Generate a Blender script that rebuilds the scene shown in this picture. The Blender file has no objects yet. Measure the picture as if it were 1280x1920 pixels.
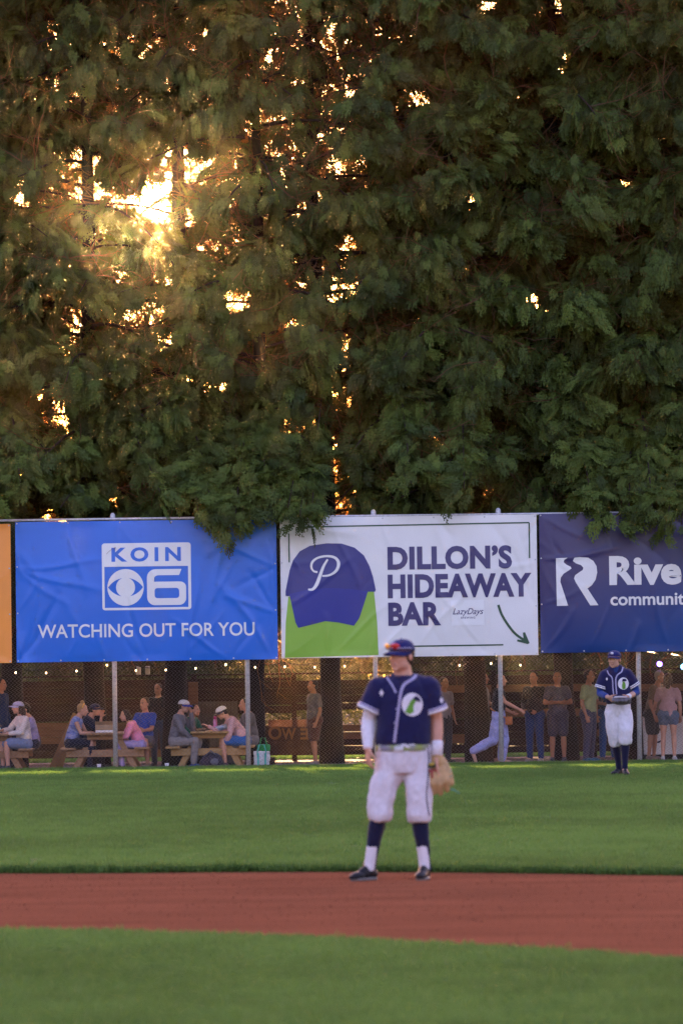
import bpy, bmesh, math, random
import numpy as np
from mathutils import Vector, Matrix, Euler, Quaternion, noise
from mathutils.bvhtree import BVHTree

R = math.radians
scene = bpy.context.scene
COL = scene.collection
PI = math.pi

# ------------------------------------------------------------------ camera
FPX, CX, CY = 10000.0, 640.0, 960.0
CAM = Vector((0.0, 0.0, 1.6))
PITCH, ROLL = math.atan(290.0 / FPX), R(-0.75)
CROT = Euler((PI / 2 + PITCH, 0, 0)).to_matrix() @ Matrix.Rotation(ROLL, 3, 'Z')
cam_data = bpy.data.cameras.new('camera')
cam = bpy.data.objects.new('camera', cam_data)
COL.objects.link(cam)
cam.matrix_world = Matrix.Translation(CAM) @ CROT.to_4x4()
cam_data.sensor_fit = 'VERTICAL'
cam_data.sensor_height = 36.0
cam_data.sensor_width = 24.0
cam_data.lens = FPX / 1920.0 * 36.0
cam_data.clip_start, cam_data.clip_end = 1.0, 3000.0
cam_data.dof.use_dof = True
cam_data.dof.focus_distance = 99.5
cam_data.dof.aperture_fstop = 4.8
scene.camera = cam


def P(px, py, Y):
    """world point at distance Y whose picture is at photograph pixel (px, py)"""
    d = CROT @ Vector(((px - CX) / FPX, (CY - py) / FPX, -1.0))
    return CAM + d * (Y / d.y)


def to_px(p):
    v = CROT.transposed() @ (Vector(p) - CAM)
    return CX + FPX * v.x / -v.z, CY - FPX * v.y / -v.z


SUN_DIR = (P(292, 362, 100.0) - CAM).normalized()
SUN_EL = math.asin(SUN_DIR.z)
SUN_AZ = math.atan2(SUN_DIR.x, SUN_DIR.y)

# ------------------------------------------------------------------ sky, sun, exposure
world = bpy.data.worlds.new('World')
scene.world = world
world.use_nodes = True
wn, wl = world.node_tree.nodes, world.node_tree.links
wn.clear()
sky = wn.new('ShaderNodeTexSky')
sky.sky_type = 'NISHITA'
sky.sun_disc = True                 # the photograph shows the sun itself; its light comes from the lamp
sky.sun_intensity = 0.004
sky.sun_size = R(0.52)
sky.sun_elevation = SUN_EL
sky.sun_rotation = SUN_AZ
sky.altitude = 50
sky.air_density = 1.3
sky.dust_density = 3.2
sky.ozone_density = 1.5
bg = wn.new('ShaderNodeBackground')
bg.inputs['Strength'].default_value = 0.15
wo = wn.new('ShaderNodeOutputWorld')
tint = wn.new('ShaderNodeMix')
tint.data_type, tint.blend_type = 'RGBA', 'MULTIPLY'
tint.inputs[0].default_value = 1.0
tint.inputs[7].default_value = (1.15, 0.91, 1.36, 1)      # the pink of a late evening sky
wl.new(sky.outputs[0], tint.inputs[6])
wl.new(tint.outputs[2], bg.inputs['Color'])
wl.new(bg.outputs[0], wo.inputs['Surface'])

sun_data = bpy.data.lights.new('sun', 'SUN')
sun = bpy.data.objects.new('sun', sun_data)
COL.objects.link(sun)
sun_data.energy = 5.0
sun_data.angle = R(0.53)
sun_data.color = (1.0, 0.62, 0.30)
sun.rotation_euler = (-SUN_DIR).to_track_quat('-Z', 'Y').to_euler()

scene.view_settings.view_transform = 'Standard'
scene.view_settings.look = 'None'
scene.view_settings.exposure = 2.8
scene.view_settings.gamma = 1.0
scene.view_settings.use_curve_mapping = False
scene.cycles.use_denoising = True
scene.cycles.denoising_prefilter = 'NONE'
scene.cycles.max_bounces = 8
scene.cycles.diffuse_bounces = 3
scene.cycles.glossy_bounces = 3
scene.cycles.transmission_bounces = 4
scene.cycles.transparent_max_bounces = 8
scene.cycles.sample_clamp_indirect = 2.0

# ------------------------------------------------------------------ helpers
def ground_z(y):
    t = min(1.0, max(0.0, (y - 78.0) / 21.0))
    return -0.285 * t * t * (3 - 2 * t)


def mat(name, color, rough=0.7, var=0.12, scale=8.0, bump=0.0, bump_scale=60.0, spec=0.3, metal=0.0,
        color2=None, translucent=0.0, emit=None, sheen=0.0, stretch=None):
    m = bpy.data.materials.new(name)
    m.use_nodes = True
    n, l = m.node_tree.nodes, m.node_tree.links
    b = n['Principled BSDF']
    b.inputs['Roughness'].default_value = rough
    b.inputs['Specular IOR Level'].default_value = spec
    b.inputs['Metallic'].default_value = metal
    if sheen:
        b.inputs['Sheen Weight'].default_value = sheen
    tc = n.new('ShaderNodeTexCoord')
    src = tc.outputs['Object']
    if stretch:
        mp = n.new('ShaderNodeMapping')
        mp.inputs['Scale'].default_value = stretch
        l.new(src, mp.inputs['Vector'])
        src = mp.outputs[0]
    nz = n.new('ShaderNodeTexNoise')
    nz.inputs['Scale'].default_value = scale
    nz.inputs['Detail'].default_value = 4.0
    l.new(src, nz.inputs['Vector'])
    rp = n.new('ShaderNodeValToRGB')
    c = color
    c2 = color2 or tuple(min(1, x * (1 + var)) for x in c)
    c1 = c if color2 else tuple(x * (1 - var) for x in c)
    rp.color_ramp.elements[0].color = (*c1, 1)
    rp.color_ramp.elements[0].position = 0.3
    rp.color_ramp.elements[1].color = (*c2, 1)
    rp.color_ramp.elements[1].position = 0.7
    l.new(nz.outputs['Fac'], rp.inputs['Fac'])
    l.new(rp.outputs['Color'], b.inputs['Base Color'])
    if bump:
        n2 = n.new('ShaderNodeTexNoise')
        n2.inputs['Scale'].default_value = bump_scale
        n2.inputs['Detail'].default_value = 3.0
        l.new(src, n2.inputs['Vector'])
        bp = n.new('ShaderNodeBump')
        bp.inputs['Strength'].default_value = bump
        bp.inputs['Distance'].default_value = 0.02
        l.new(n2.outputs['Fac'], bp.inputs['Height'])
        l.new(bp.outputs['Normal'], b.inputs['Normal'])
    if emit:
        b.inputs['Emission Color'].default_value = (*emit[0], 1)
        b.inputs['Emission Strength'].default_value = emit[1]
    if translucent:
        tr = n.new('ShaderNodeBsdfTranslucent')
        l.new(rp.outputs['Color'], tr.inputs['Color'])
        mx = n.new('ShaderNodeMixShader')
        mx.inputs[0].default_value = translucent
        out = n['Material Output']
        l.new(b.outputs[0], mx.inputs[1])
        l.new(tr.outputs[0], mx.inputs[2])
        l.new(mx.outputs[0], out.inputs['Surface'])
    return m


def link(o, parent=None, loc=None):
    COL.objects.link(o)
    if parent is not None:
        o.parent = parent
    if loc is not None:
        o.location = loc
    return o


def obj(name, me, m=None, parent=None, label=None, smooth=True):
    if isinstance(me, bmesh.types.BMesh):
        bm = me
        me = bpy.data.meshes.new(name)
        bm.normal_update()
        bm.to_mesh(me)
        bm.free()
    if smooth:
        me.shade_smooth()
    if m is not None:
        me.materials.clear()
        me.materials.append(m)
    o = bpy.data.objects.new(name, me)
    link(o, parent)
    if label:
        o['label'] = label
    return o


def thing(name, label, cat, loc=(0, 0, 0), rotz=0.0, group=None):
    o = bpy.data.objects.new(name, None)
    o.empty_display_size = 0.1
    link(o)
    o.location = loc
    o.rotation_euler = (0, 0, rotz)
    o['label'] = label
    o['category'] = cat
    if group:
        o['group'] = group
    return o


def tag(o, label, cat, group=None):
    o['label'] = label
    o['category'] = cat
    if group:
        o['group'] = group
    return o


def box(bm, x0, x1, y0, y1, z0, z1, M=None, bevel=0.0):
    v = [bm.verts.new(Vector(c) if M is None else M @ Vector(c)) for c in
         ((x0, y0, z0), (x1, y0, z0), (x1, y1, z0), (x0, y1, z0), (x0, y0, z1), (x1, y0, z1), (x1, y1, z1), (x0, y1, z1))]
    fs = [bm.faces.new([v[i] for i in q]) for q in
          ((3, 2, 1, 0), (4, 5, 6, 7), (0, 1, 5, 4), (1, 2, 6, 5), (2, 3, 7, 6), (3, 0, 4, 7))]
    if bevel:
        es = list({e for f in fs for e in f.edges})
        bmesh.ops.bevel(bm, geom=es, offset=bevel, segments=1, affect='EDGES')


def tube(bm, pts, radii, seg=8, cap=True):
    pts = [Vector(p) for p in pts]
    if not hasattr(radii, '__len__'):
        radii = [radii] * len(pts)
    rings = []
    prev = None
    for i, p in enumerate(pts):
        d = (pts[min(i + 1, len(pts) - 1)] - pts[max(i - 1, 0)]).normalized()
        if prev is None:
            a = Vector((0, 0, 1)) if abs(d.z) < 0.9 else Vector((0, 1, 0))
            u = d.cross(a).normalized()
        else:
            u = (prev - d * prev.dot(d)).normalized()
        prev = u
        w = d.cross(u)
        rings.append([bm.verts.new(p + (u * math.cos(k * 2 * PI / seg) + w * math.sin(k * 2 * PI / seg)) * radii[i]) for k in range(seg)])
    for a, b in zip(rings, rings[1:]):
        for k in range(seg):
            bm.faces.new((a[k], a[(k + 1) % seg], b[(k + 1) % seg], b[k]))
    if cap:
        bm.faces.new(rings[0][::-1])
        bm.faces.new(rings[-1])


def instancer(name, pts, rots, scl, idx, tint, protos, parent=None):
    """one stuff object whose points carry instances of a few small meshes"""
    me = bpy.data.meshes.new(name)
    n = len(pts)
    me.vertices.add(n)
    me.vertices.foreach_set('co', np.asarray(pts, np.float32).ravel())
    for an, ty, arr, key in (('rot', 'FLOAT_VECTOR', rots, 'vector'), ('scl', 'FLOAT', scl, 'value'), ('idx', 'INT', idx, 'value'), ('tint', 'FLOAT', tint, 'value')):
        at = me.attributes.new(an, ty, 'POINT')
        at.data.foreach_set(key, np.asarray(arr, np.int32 if ty == 'INT' else np.float32).ravel())
    o = bpy.data.objects.new(name, me)
    link(o, parent)
    o['kind'] = 'stuff'
    g = bpy.data.node_groups.new(name, 'GeometryNodeTree')
    g.interface.new_socket('Geometry', in_out='INPUT', socket_type='NodeSocketGeometry')
    g.interface.new_socket('Geometry', in_out='OUTPUT', socket_type='NodeSocketGeometry')
    N, L = g.nodes, g.links
    gi, go = N.new('NodeGroupInput'), N.new('NodeGroupOutput')
    iop = N.new('GeometryNodeInstanceOnPoints')
    jn = N.new('GeometryNodeJoinGeometry')
    for p in reversed(protos):
        oi = N.new('GeometryNodeObjectInfo')
        oi.inputs['Object'].default_value = p
        oi.inputs['As Instance'].default_value = True
        L.new(oi.outputs['Geometry'], jn.inputs[0])
    def na(nm, ty):
        a = N.new('GeometryNodeInputNamedAttribute')
        a.data_type = ty
        a.inputs['Name'].default_value = nm
        return a.outputs['Attribute']
    e2r = N.new('FunctionNodeEulerToRotation')
    L.new(na('rot', 'FLOAT_VECTOR'), e2r.inputs[0])
    L.new(gi.outputs[0], iop.inputs['Points'])
    L.new(jn.outputs[0], iop.inputs['Instance'])
    iop.inputs['Pick Instance'].default_value = True
    L.new(na('idx', 'INT'), iop.inputs['Instance Index'])
    L.new(e2r.outputs[0], iop.inputs['Rotation'])
    L.new(na('scl', 'FLOAT'), iop.inputs['Scale'])
    L.new(iop.outputs[0], go.inputs[0])
    md = o.modifiers.new('scatter', 'NODES')
    md.node_group = g
    return o


def proto(name, bm, m):
    me = bpy.data.meshes.new(name)
    bm.normal_update()
    bm.to_mesh(me)
    bm.free()
    me.materials.append(m)
    return bpy.data.objects.new(name, me)     # never linked: only a source for the scatter


def leaf_mat(name, c_dark, c_light, trans_col, trans=0.4, rough=0.6):
    m = bpy.data.materials.new(name)
    m.use_nodes = True
    n, l = m.node_tree.nodes, m.node_tree.links
    b = n['Principled BSDF']
    b.inputs['Roughness'].default_value = rough
    b.inputs['Specular IOR Level'].default_value = 0.25
    at = n.new('ShaderNodeAttribute')
    at.attribute_type = 'INSTANCER'
    at.attribute_name = 'tint'
    oi = n.new('ShaderNodeObjectInfo')
    ad = n.new('ShaderNodeMath')
    ad.operation = 'MULTIPLY_ADD'
    ad.inputs[1].default_value = 0.45
    l.new(oi.outputs['Random'], ad.inputs[0])
    l.new(at.outputs['Fac'], ad.inputs[2])
    mx = n.new('ShaderNodeValToRGB')
    mx.color_ramp.elements[0].color = (*c_dark, 1)
    mx.color_ramp.elements[0].position = 0.1
    mx.color_ramp.elements[1].color = (*c_light, 1)
    mx.color_ramp.elements[1].position = 1.1 if False else 1.0
    l.new(ad.outputs[0], mx.inputs['Fac'])
    l.new(mx.outputs['Color'], b.inputs['Base Color'])
    tr = n.new('ShaderNodeBsdfTranslucent')
    tr.inputs['Color'].default_value = (*trans_col, 1)
    ms = n.new('ShaderNodeMixShader')
    ms.inputs[0].default_value = trans
    l.new(b.outputs[0], ms.inputs[1])
    l.new(tr.outputs[0], ms.inputs[2])
    l.new(ms.outputs[0], n['Material Output'].inputs['Surface'])
    return m


WORK = bpy.data.scenes.new('workbench')      # scratch scene for melting shapes, removed at the end


def work_depsgraph():
    with bpy.context.temp_override(scene=WORK, view_layer=WORK.view_layers[0]):
        return bpy.context.evaluated_depsgraph_get()


rng = np.random.default_rng(7)
random.seed(7)
# ------------------------------------------------------------------ ground
M_soil = mat('soil', (0.07, 0.05, 0.035), 0.95, 0.3, 3.0, 0.4, 40)
M_bark = mat('bark_chips', (0.11, 0.065, 0.045), 0.95, 0.45, 22.0, 0.8, 45)
M_turf = mat('turf', (0.05, 0.11, 0.025), 0.9, 0.25, 2.5, 0.6, 50)


def dirt_material():
    m = mat('infield_clay', (0.232, 0.082, 0.041), 0.95, 0.17, 1.7, 0.5, 70, 0.0, stretch=(0.35, 1.0, 1.0))
    n, l = m.node_tree.nodes, m.node_tree.links
    b = n['Principled BSDF']
    src = b.inputs['Base Color'].links[0].from_socket
    tc = n.new('ShaderNodeTexCoord')
    nz = n.new('ShaderNodeTexNoise')
    nz.inputs['Scale'].default_value = 55.0
    nz.inputs['Detail'].default_value = 2.0
    l.new(tc.outputs['Object'], nz.inputs['Vector'])
    mr = n.new('ShaderNodeMapRange')
    mr.inputs[1].default_value, mr.inputs[2].default_value = 0.3, 0.75
    mr.inputs[3].default_value, mr.inputs[4].default_value = 0.72, 1.25
    l.new(nz.outputs['Fac'], mr.inputs[0])
    mx = n.new('ShaderNodeMix')
    mx.data_type = 'RGBA'
    mx.blend_type = 'MULTIPLY'
    mx.inputs[0].default_value = 1.0
    l.new(src, mx.inputs[6])
    l.new(mr.outputs[0], mx.inputs[7])
    l.new(mx.outputs[2], b.inputs['Base Color'])
    return m


M_dirt = dirt_material()


def strip(name, near, far, dz, m, ny=12, front=0.0):
    """sheet between two world polylines (same length); z follows the field"""
    bm = bmesh.new()
    grid = []
    for (a, b) in zip(near, far):
        row = []
        for k in range(ny + 1):
            t = k / ny
            x, y = a[0] + (b[0] - a[0]) * t, a[1] + (b[1] - a[1]) * t
            row.append(bm.verts.new((x, y, ground_z(y) + dz)))
        grid.append(row)
    for r0, r1 in zip(grid, grid[1:]):
        for k in range(ny):
            bm.faces.new((r0[k], r1[k], r1[k + 1], r0[k + 1]))
    if front:
        lo = [bm.verts.new(r[0].co - Vector((0, 0, front))) for r in grid]
        for i in range(len(grid) - 1):
            bm.faces.new((lo[i], lo[i + 1], grid[i + 1][0], grid[i][0]))
    o = obj(name, bm, m)
    o['kind'] = 'structure'
    return o


def g_at(px, py):
    d = CROT @ Vector(((px - CX) / FPX, (CY - py) / FPX, -1.0))
    t = CAM.z / -d.z
    return (d.x * t, d.y * t)


def curve_of(samples, xs):
    w = sorted(g_at(*s) for s in samples)
    X, Yv = [a[0] for a in w], [a[1] for a in w]
    c = np.polyfit(X, Yv, 4)
    out = []
    for x in xs:
        if X[0] <= x <= X[-1]:
            out.append((x, float(np.polyval(c, x))))
        else:                                     # carry on round the arc
            e = X[0] if x < X[0] else X[-1]
            s = float(np.polyval(np.polyder(c), e))
            out.append((x, float(np.polyval(c, e)) + s * (x - e)))
    return out


XS = [-60, -30, -14, -8] + list(np.linspace(-5, 5, 41)) + [8, 14, 30, 60]
far_edge = curve_of([(0, 1637), (160, 1636.5), (320, 1636), (480, 1635), (640, 1634), (800, 1634.5), (960, 1637), (1120, 1639), (1280, 1641)], XS)
near_edge = curve_of([(0, 1752), (200, 1755), (400, 1760), (640, 1770), (900, 1783), (1100, 1796), (1280, 1809)], XS)


def edge_y(edge, x):
    return np.interp(x, [e[0] for e in edge], [e[1] for e in edge])


# base sheet out to the horizon
bm = bmesh.new()
ys = [-60, 10, 30, 50, 70] + list(np.linspace(76, 104, 30)) + [130, 200, 400, 900]
rows = [[bm.verts.new((x, y, ground_z(y) - 0.03)) for x in (-700, -60, -20, 20, 60, 700)] for y in ys]
for a, b in zip(rows, rows[1:]):
    for k in range(5):
        bm.faces.new((a[k], a[k + 1], b[k + 1], b[k]))
o = obj('ground', bm, M_soil)
o['kind'] = 'structure'

o = strip('infield_dirt', [(x, y - 0.3) for x, y in near_edge], [(x, y + 0.3) for x, y in far_edge], 0.0, M_dirt)
FENCE_Y = 100.0
strip('outfield_turf', far_edge, [(x, FENCE_Y - 0.12) for x, _ in far_edge], 0.028, M_turf, 60, front=0.03)
strip('infield_turf', [(x, 8.0) for x, _ in near_edge], near_edge, 0.016, M_turf, 12)
strip('picnic_ground', [(x, FENCE_Y - 0.12) for x, _ in far_edge], [(x, 108.6) for x, _ in far_edge], 0.012, M_bark, 6)
strip('back_lawn', [(x, 108.6) for x, _ in far_edge], [(x, 170.0) for x, _ in far_edge], 0.02,
      mat('lit_turf', (0.04, 0.07, 0.015), 0.9, 0.25, 2.5, 0.6, 50, color2=(0.07, 0.10, 0.02)), 8)

# ------------------------------------------------------------------ grass blades
M_blade = leaf_mat('grass_blade', (0.064, 0.132, 0.028), (0.168, 0.290, 0.064), (0.13, 0.235, 0.045), 0.36, 0.55)


def tuft(seed, h, r, n):
    rd = random.Random(seed)
    bm = bmesh.new()
    for _ in range(n):
        a, q = rd.uniform(0, 2 * PI), r * math.sqrt(rd.random())
        x, y = q * math.cos(a), q * math.sin(a)
        b = rd.uniform(0, 2 * PI)
        hh = h * rd.uniform(0.55, 1.0)
        lean = hh * rd.uniform(0.1, 0.75)
        la = rd.uniform(0, 2 * PI)
        w = rd.uniform(0.0025, 0.0045)
        dx, dy = math.cos(b) * w, math.sin(b) * w
        ex, ey = math.cos(la) * lean, math.sin(la) * lean
        v = [bm.verts.new(c) for c in ((x - dx, y - dy, 0), (x + dx, y + dy, 0),
                                       (x + ex * .4 + dx * .8, y + ey * .4 + dy * .8, hh * .65), (x + ex * .4 - dx * .8, y + ey * .4 - dy * .8, hh * .65),
                                       (x + ex, y + ey, hh))]
        bm.faces.new((v[0], v[1], v[2], v[3]))
        bm.faces.new((v[3], v[2], v[4]))
    return bm


tufts = [proto('tuft%d' % k, tuft(k, 0.045, 0.09, 22), M_blade) for k in range(4)]


def field_noise(x, y):
    # broad mowing and wear differences, in metres on the ground
    s = 0.5 + 0.5 * np.sin(y * 1.05 + 0.25 * x)
    w = np.array([noise.noise(Vector((a * 0.35, b * 0.22, 3.3))) for a, b in zip(x, y)])
    w2 = np.array([noise.noise(Vector((a * 1.7, b * 0.9, 8.1))) for a, b in zip(x, y)])
    return 0.12 + 0.24 * s + 0.7 * w + 0.4 * w2 + rng.normal(0, .12, len(x))


def scatter_grass(name, n, y0f, y1f, ymin, ymax, dz, smin, smax, xpad=0.7, power=1.0):
    y = ymin + (ymax - ymin) * rng.random(n * 2) ** power
    x = (rng.random(n * 2) * 2 - 1) * (0.067 * y + xpad)
    ok = (y > y0f(x)) & (y < y1f(x))
    x, y = x[ok][:n], y[ok][:n]
    z = np.array([ground_z(v) for v in y]) + dz
    k = len(x)
    rots = np.zeros((k, 3))
    rots[:, 2] = rng.random(k) * 6.28
    rots[:, :2] = rng.normal(0, 0.12, (k, 2))
    instancer(name, np.stack([x, y, z], 1), rots, rng.uniform(smin, smax, k), rng.integers(0, 4, k), field_noise(x, y), tufts)


scatter_grass('outfield_grass', 42000, lambda x: edge_y(far_edge, x) + 0.02, lambda x: 0 * x + FENCE_Y - 0.05, 41, 100, 0.026, 0.7, 1.2)
# longer fringe along the clay lip and along the fence
n = 2600
x = rng.uniform(-4.5, 4.5, n)
yy = edge_y(far_edge, x) + np.abs(rng.normal(0.0, 0.06, n)) - 0.02
instancer('grass_lip', np.stack([x, yy, np.full(n, 0.012)], 1), np.stack([rng.normal(-0.25, 0.2, n), rng.normal(0, 0.2, n), rng.random(n) * 6.28], 1) * np.array([1, 1, 1]),
          rng.uniform(0.7, 1.25, n), rng.integers(0, 4, n), rng.uniform(-0.1, 0.35, n), tufts)
n = 2600
x = rng.uniform(-8, 8, n)
yy = FENCE_Y - 0.1 + np.abs(rng.normal(0, 0.05, n))
instancer('fence_grass', np.stack([x, yy, np.full(n, -0.277)], 1), np.stack([rng.normal(0, 0.15, n), rng.normal(0, 0.15, n), rng.random(n) * 6.28], 1),
          rng.uniform(0.8, 1.5, n), rng.integers(0, 4, n), rng.uniform(0.0, 0.6, n), tufts)
scatter_grass('infield_grass', 20000, lambda x: 0 * x, lambda x: edge_y(near_edge, x) - 0.03, 21, 34, 0.012, 0.6, 1.1, 0.4)
# loose crumbs of clay
bm = bmesh.new()
bmesh.ops.create_icosphere(bm, subdivisions=1, radius=1.0)
for v in bm.verts:
    v.co *= random.uniform(.6, 1.2)
    v.co.z *= .7
CL = [proto('clod', bm, M_dirt)]
n = 9000
x = rng.uniform(-3.4, 3.4, n)
t_ = rng.random(n)
yy = edge_y(near_edge, x) * (1 - t_) + edge_y(far_edge, x) * t_
k = rng.exponential(.003, n).clip(.0015, .011)
instancer('clay_crumbs', np.stack([x, yy, np.full(n, 0.001)], 1), rng.uniform(0, 6, (n, 3)), k, np.zeros(n), rng.random(n), CL)
n = 6000
x, yy = rng.uniform(-8, 8, n), rng.uniform(108.2, 116, n)
instancer('back_grass', np.stack([x, yy, np.full(n, -0.27)], 1), np.stack([rng.normal(0, 0.1, n), rng.normal(0, 0.1, n), rng.random(n) * 6.28], 1),
          rng.uniform(1.2, 2.2, n), rng.integers(0, 4, n), rng.uniform(0.4, 1.0, n), tufts)
# ------------------------------------------------------------------ cedar row behind the fence
M_trunk = mat('cedar_bark', (0.02, 0.014, 0.012), 0.9, 0.35, 6.0, 0.9, 22, 0.2, stretch=(6, 6, 0.8))
M_limb = mat('limb_bark', (0.035, 0.023, 0.018), 0.9, 0.3, 12.0, 0.4, 40, 0.2)
M_leaf = leaf_mat('cedar_leaf', (0.030, 0.050, 0.009), (0.125, 0.178, 0.03), (0.17, 0.13, 0.02), 0.24, 0.5)
M_dry = leaf_mat('dry_twig', (0.05, 0.032, 0.022), (0.12, 0.075, 0.045), (0.45, 0.2, 0.05), 0.35, 0.8)


def spray(seed):
    """flat forked cedar spray about one unit long, growing along +Y and drooping"""
    rd = random.Random(seed)
    bm = bmesh.new()

    def bend(x, y):
        return Vector((x, y, -0.22 * y * y - 0.18 * x * x + rd.uniform(-0.02, 0.02)))

    def blade(x0, y0, ang, ln, w):
        dx, dy = math.sin(ang), math.cos(ang)
        a, m_, e = (x0, y0), (x0 + dx * ln * .5, y0 + dy * ln * .5), (x0 + dx * ln, y0 + dy * ln)
        v = [bm.verts.new(bend(*a)), bm.verts.new(bend(m_[0] + dy * w, m_[1] - dx * w)), bm.verts.new(bend(*e)), bm.verts.new(bend(m_[0] - dy * w, m_[1] + dx * w))]
        bm.faces.new((v[0], v[1], v[2]))
        bm.faces.new((v[0], v[2], v[3]))

    def frond(x0, y0, ang, ln, depth):
        blade(x0, y0, ang, ln, 0.012 + 0.02 * ln * (depth == 0))
        k = 9 if depth else 3
        for i in range(k):
            t = (i + 0.7) / (k + 0.4)
            side = 1 if (i + seed) % 2 else -1
            px, py = x0 + math.sin(ang) * ln * t, y0 + math.cos(ang) * ln * t
            l2 = ln * (0.46 - 0.27 * t) * rd.uniform(0.8, 1.2) if depth else ln * (0.55 - 0.25 * t)
            a2 = ang + side * rd.uniform(0.36, 0.62)
            if depth:
                frond(px, py, a2, l2, depth - 1)
            else:
                blade(px, py, a2, l2, 0.027 + 0.016 * rd.random())
    frond(0, 0, 0, 1.0, 1)
    for s in (-1, 1):
        frond(0.0, 0.22, s * 0.24, 0.66, 1)
    return bm


def twig(seed):
    rd = random.Random(seed)
    bm = bmesh.new()

    def go(p, d, ln, r, depth):
        q = p
        for k in range(3):
            d = (d + Vector((rd.gauss(0, .22), rd.gauss(0, .22), rd.gauss(-0.05, .22)))).normalized()
            n_ = q + d * ln / 3
            s = d.cross(Vector((0.3, 0.2, 1))).normalized() * r
            u = d.cross(s).normalized() * r
            ring0, ring1 = [bm.verts.new(q + a) for a in (s, u - s * .5, -u - s * .5)], [bm.verts.new(n_ + a * .75) for a in (s, u - s * .5, -u - s * .5)]
            for i in range(3):
                bm.faces.new((ring0[i], ring0[(i + 1) % 3], ring1[(i + 1) % 3], ring1[i]))
            q = n_
            if depth:
                go(q, (d + Vector((rd.gauss(0, .8), rd.gauss(0, .5), rd.gauss(-0.2, .7)))).normalized(), ln * rd.uniform(.4, .65), r * .6, depth - 1)
    go(Vector((0, 0, 0)), Vector((0, 1, 0)), 1.0, 0.012, 2)
    return bm


M_brown = leaf_mat('dry_spray', (0.09, 0.05, 0.025), (0.16, 0.09, 0.04), (0.75, 0.33, 0.07), 0.55, 0.8)
SPRAYS = [proto('spray%d' % k, spray(k), M_leaf) for k in range(5)]
TWIGS = [proto('twig%d' % k, twig(k), M_dry) for k in range(4)] + [proto('dry_spray%d' % k, spray(20 + k), M_brown) for k in range(2)]

# thin places in the row, as read off the photograph: centre, radii, how much foliage is left
THIN = [(291, 361, 42, 48, 0), (222, 366, 26, 17, 0.1), (318, 320, 20, 40, 0.15), (95, 30, 30, 20, .25), (250, 65, 60, 26, .22), (110, 140, 50, 32, .2), (232, 172, 45, 28, .2), (318, 130, 20, 28, .25),
        (245, 232, 35, 22, .3), (540, 40, 40, 60, .2), (492, 110, 42, 42, .25), (545, 170, 45, 55, .2), (500, 195, 38, 38, .35), (648, 80, 40, 80, .16), (628, 200, 26, 90, .16),
        (425, 300, 56, 55, .42), (405, 390, 55, 28, .40), (560, 330, 40, 62, .2), (425, 422, 38, 22, .5), (140, 310, 42, 62, .22), (70, 340, 50, 40, .3), (300, 498, 40, 26, .25),
        (238, 505, 14, 32, .25), (450, 543, 36, 26, .12), (142, 572, 26, 44, .14), (285, 600, 50, 60, .25), (310, 670, 26, 26, .2), (100, 720, 32, 26, .12), (72, 780, 40, 50, .3),
        (106, 950, 30, 26, .02), (230, 910, 32, 28, .25), (430, 912, 30, 26, .35), (655, 480, 26, 72, .16), (648, 640, 20, 62, .16), (592, 785, 26, 50, .12), (545, 790, 22, 34, .2),
        (560, 500, 30, 42, .2), (645, 710, 26, 42, .25), (606, 822, 22, 40, .15), (650, 920, 26, 52, .2), (690, 30, 42, 50, .18), (715, 100, 22, 42, .2), (782, 168, 20, 24, .06),
        (668, 300, 36, 34, .22), (812, 295, 26, 16, .1), (870, 282, 30, 32, .35), (885, 132, 22, 12, .3), (986, 80, 14, 10, .4), (1043, 376, 11, 12, .02), (880, 340, 30, 20, .35),
        (1105, 195, 9, 10, .2), (1232, 236, 24, 16, .3), (792, 742, 20, 26, .2), (842, 742, 18, 20, .25), (822, 800, 26, 42, .16), (858, 850, 26, 42, .3), (1165, 812, 14, 12, .35),
        (440, 300, 170, 190, .7), (180, 380, 110, 130, .7), (640, 500, 40, 330, .7), (870, 380, 90, 150, .85), (250, 150, 250, 170, .6), (560, 130, 130, 160, .5), (620, 330, 70, 300, .5), (600, 800, 90, 160, .6)]
THIN = np.array(THIN, float)
THIN[:, 4] *= np.where(THIN[:, 0] < 700, .55, .8)
THIN[1:-8, 2:4] *= np.where(THIN[1:-8, :1] < 700, 1.28, 1.1)
THIN[-8:, 4] = (.55, .52, .48, .9, .66, .40, .44, .55)


def keep_of(pts):
    v = (np.asarray(pts) - np.array(CAM)) @ np.array(CROT)
    px, py = CX + FPX * v[:, 0] / -v[:, 2], CY - FPX * v[:, 1] / -v[:, 2]
    k = np.ones(len(pts))
    for cx, cy, rx, ry, f in THIN:
        d = ((px - cx) / rx) ** 2 + ((py - cy) / ry) ** 2
        k = np.where(d < 1.25, np.minimum(k, f + (1 - f) * np.clip((d - 0.75) / 0.5, 0, 1)), k)
    # nothing but trunks below the fence's banner line
    return k, px, py


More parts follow.
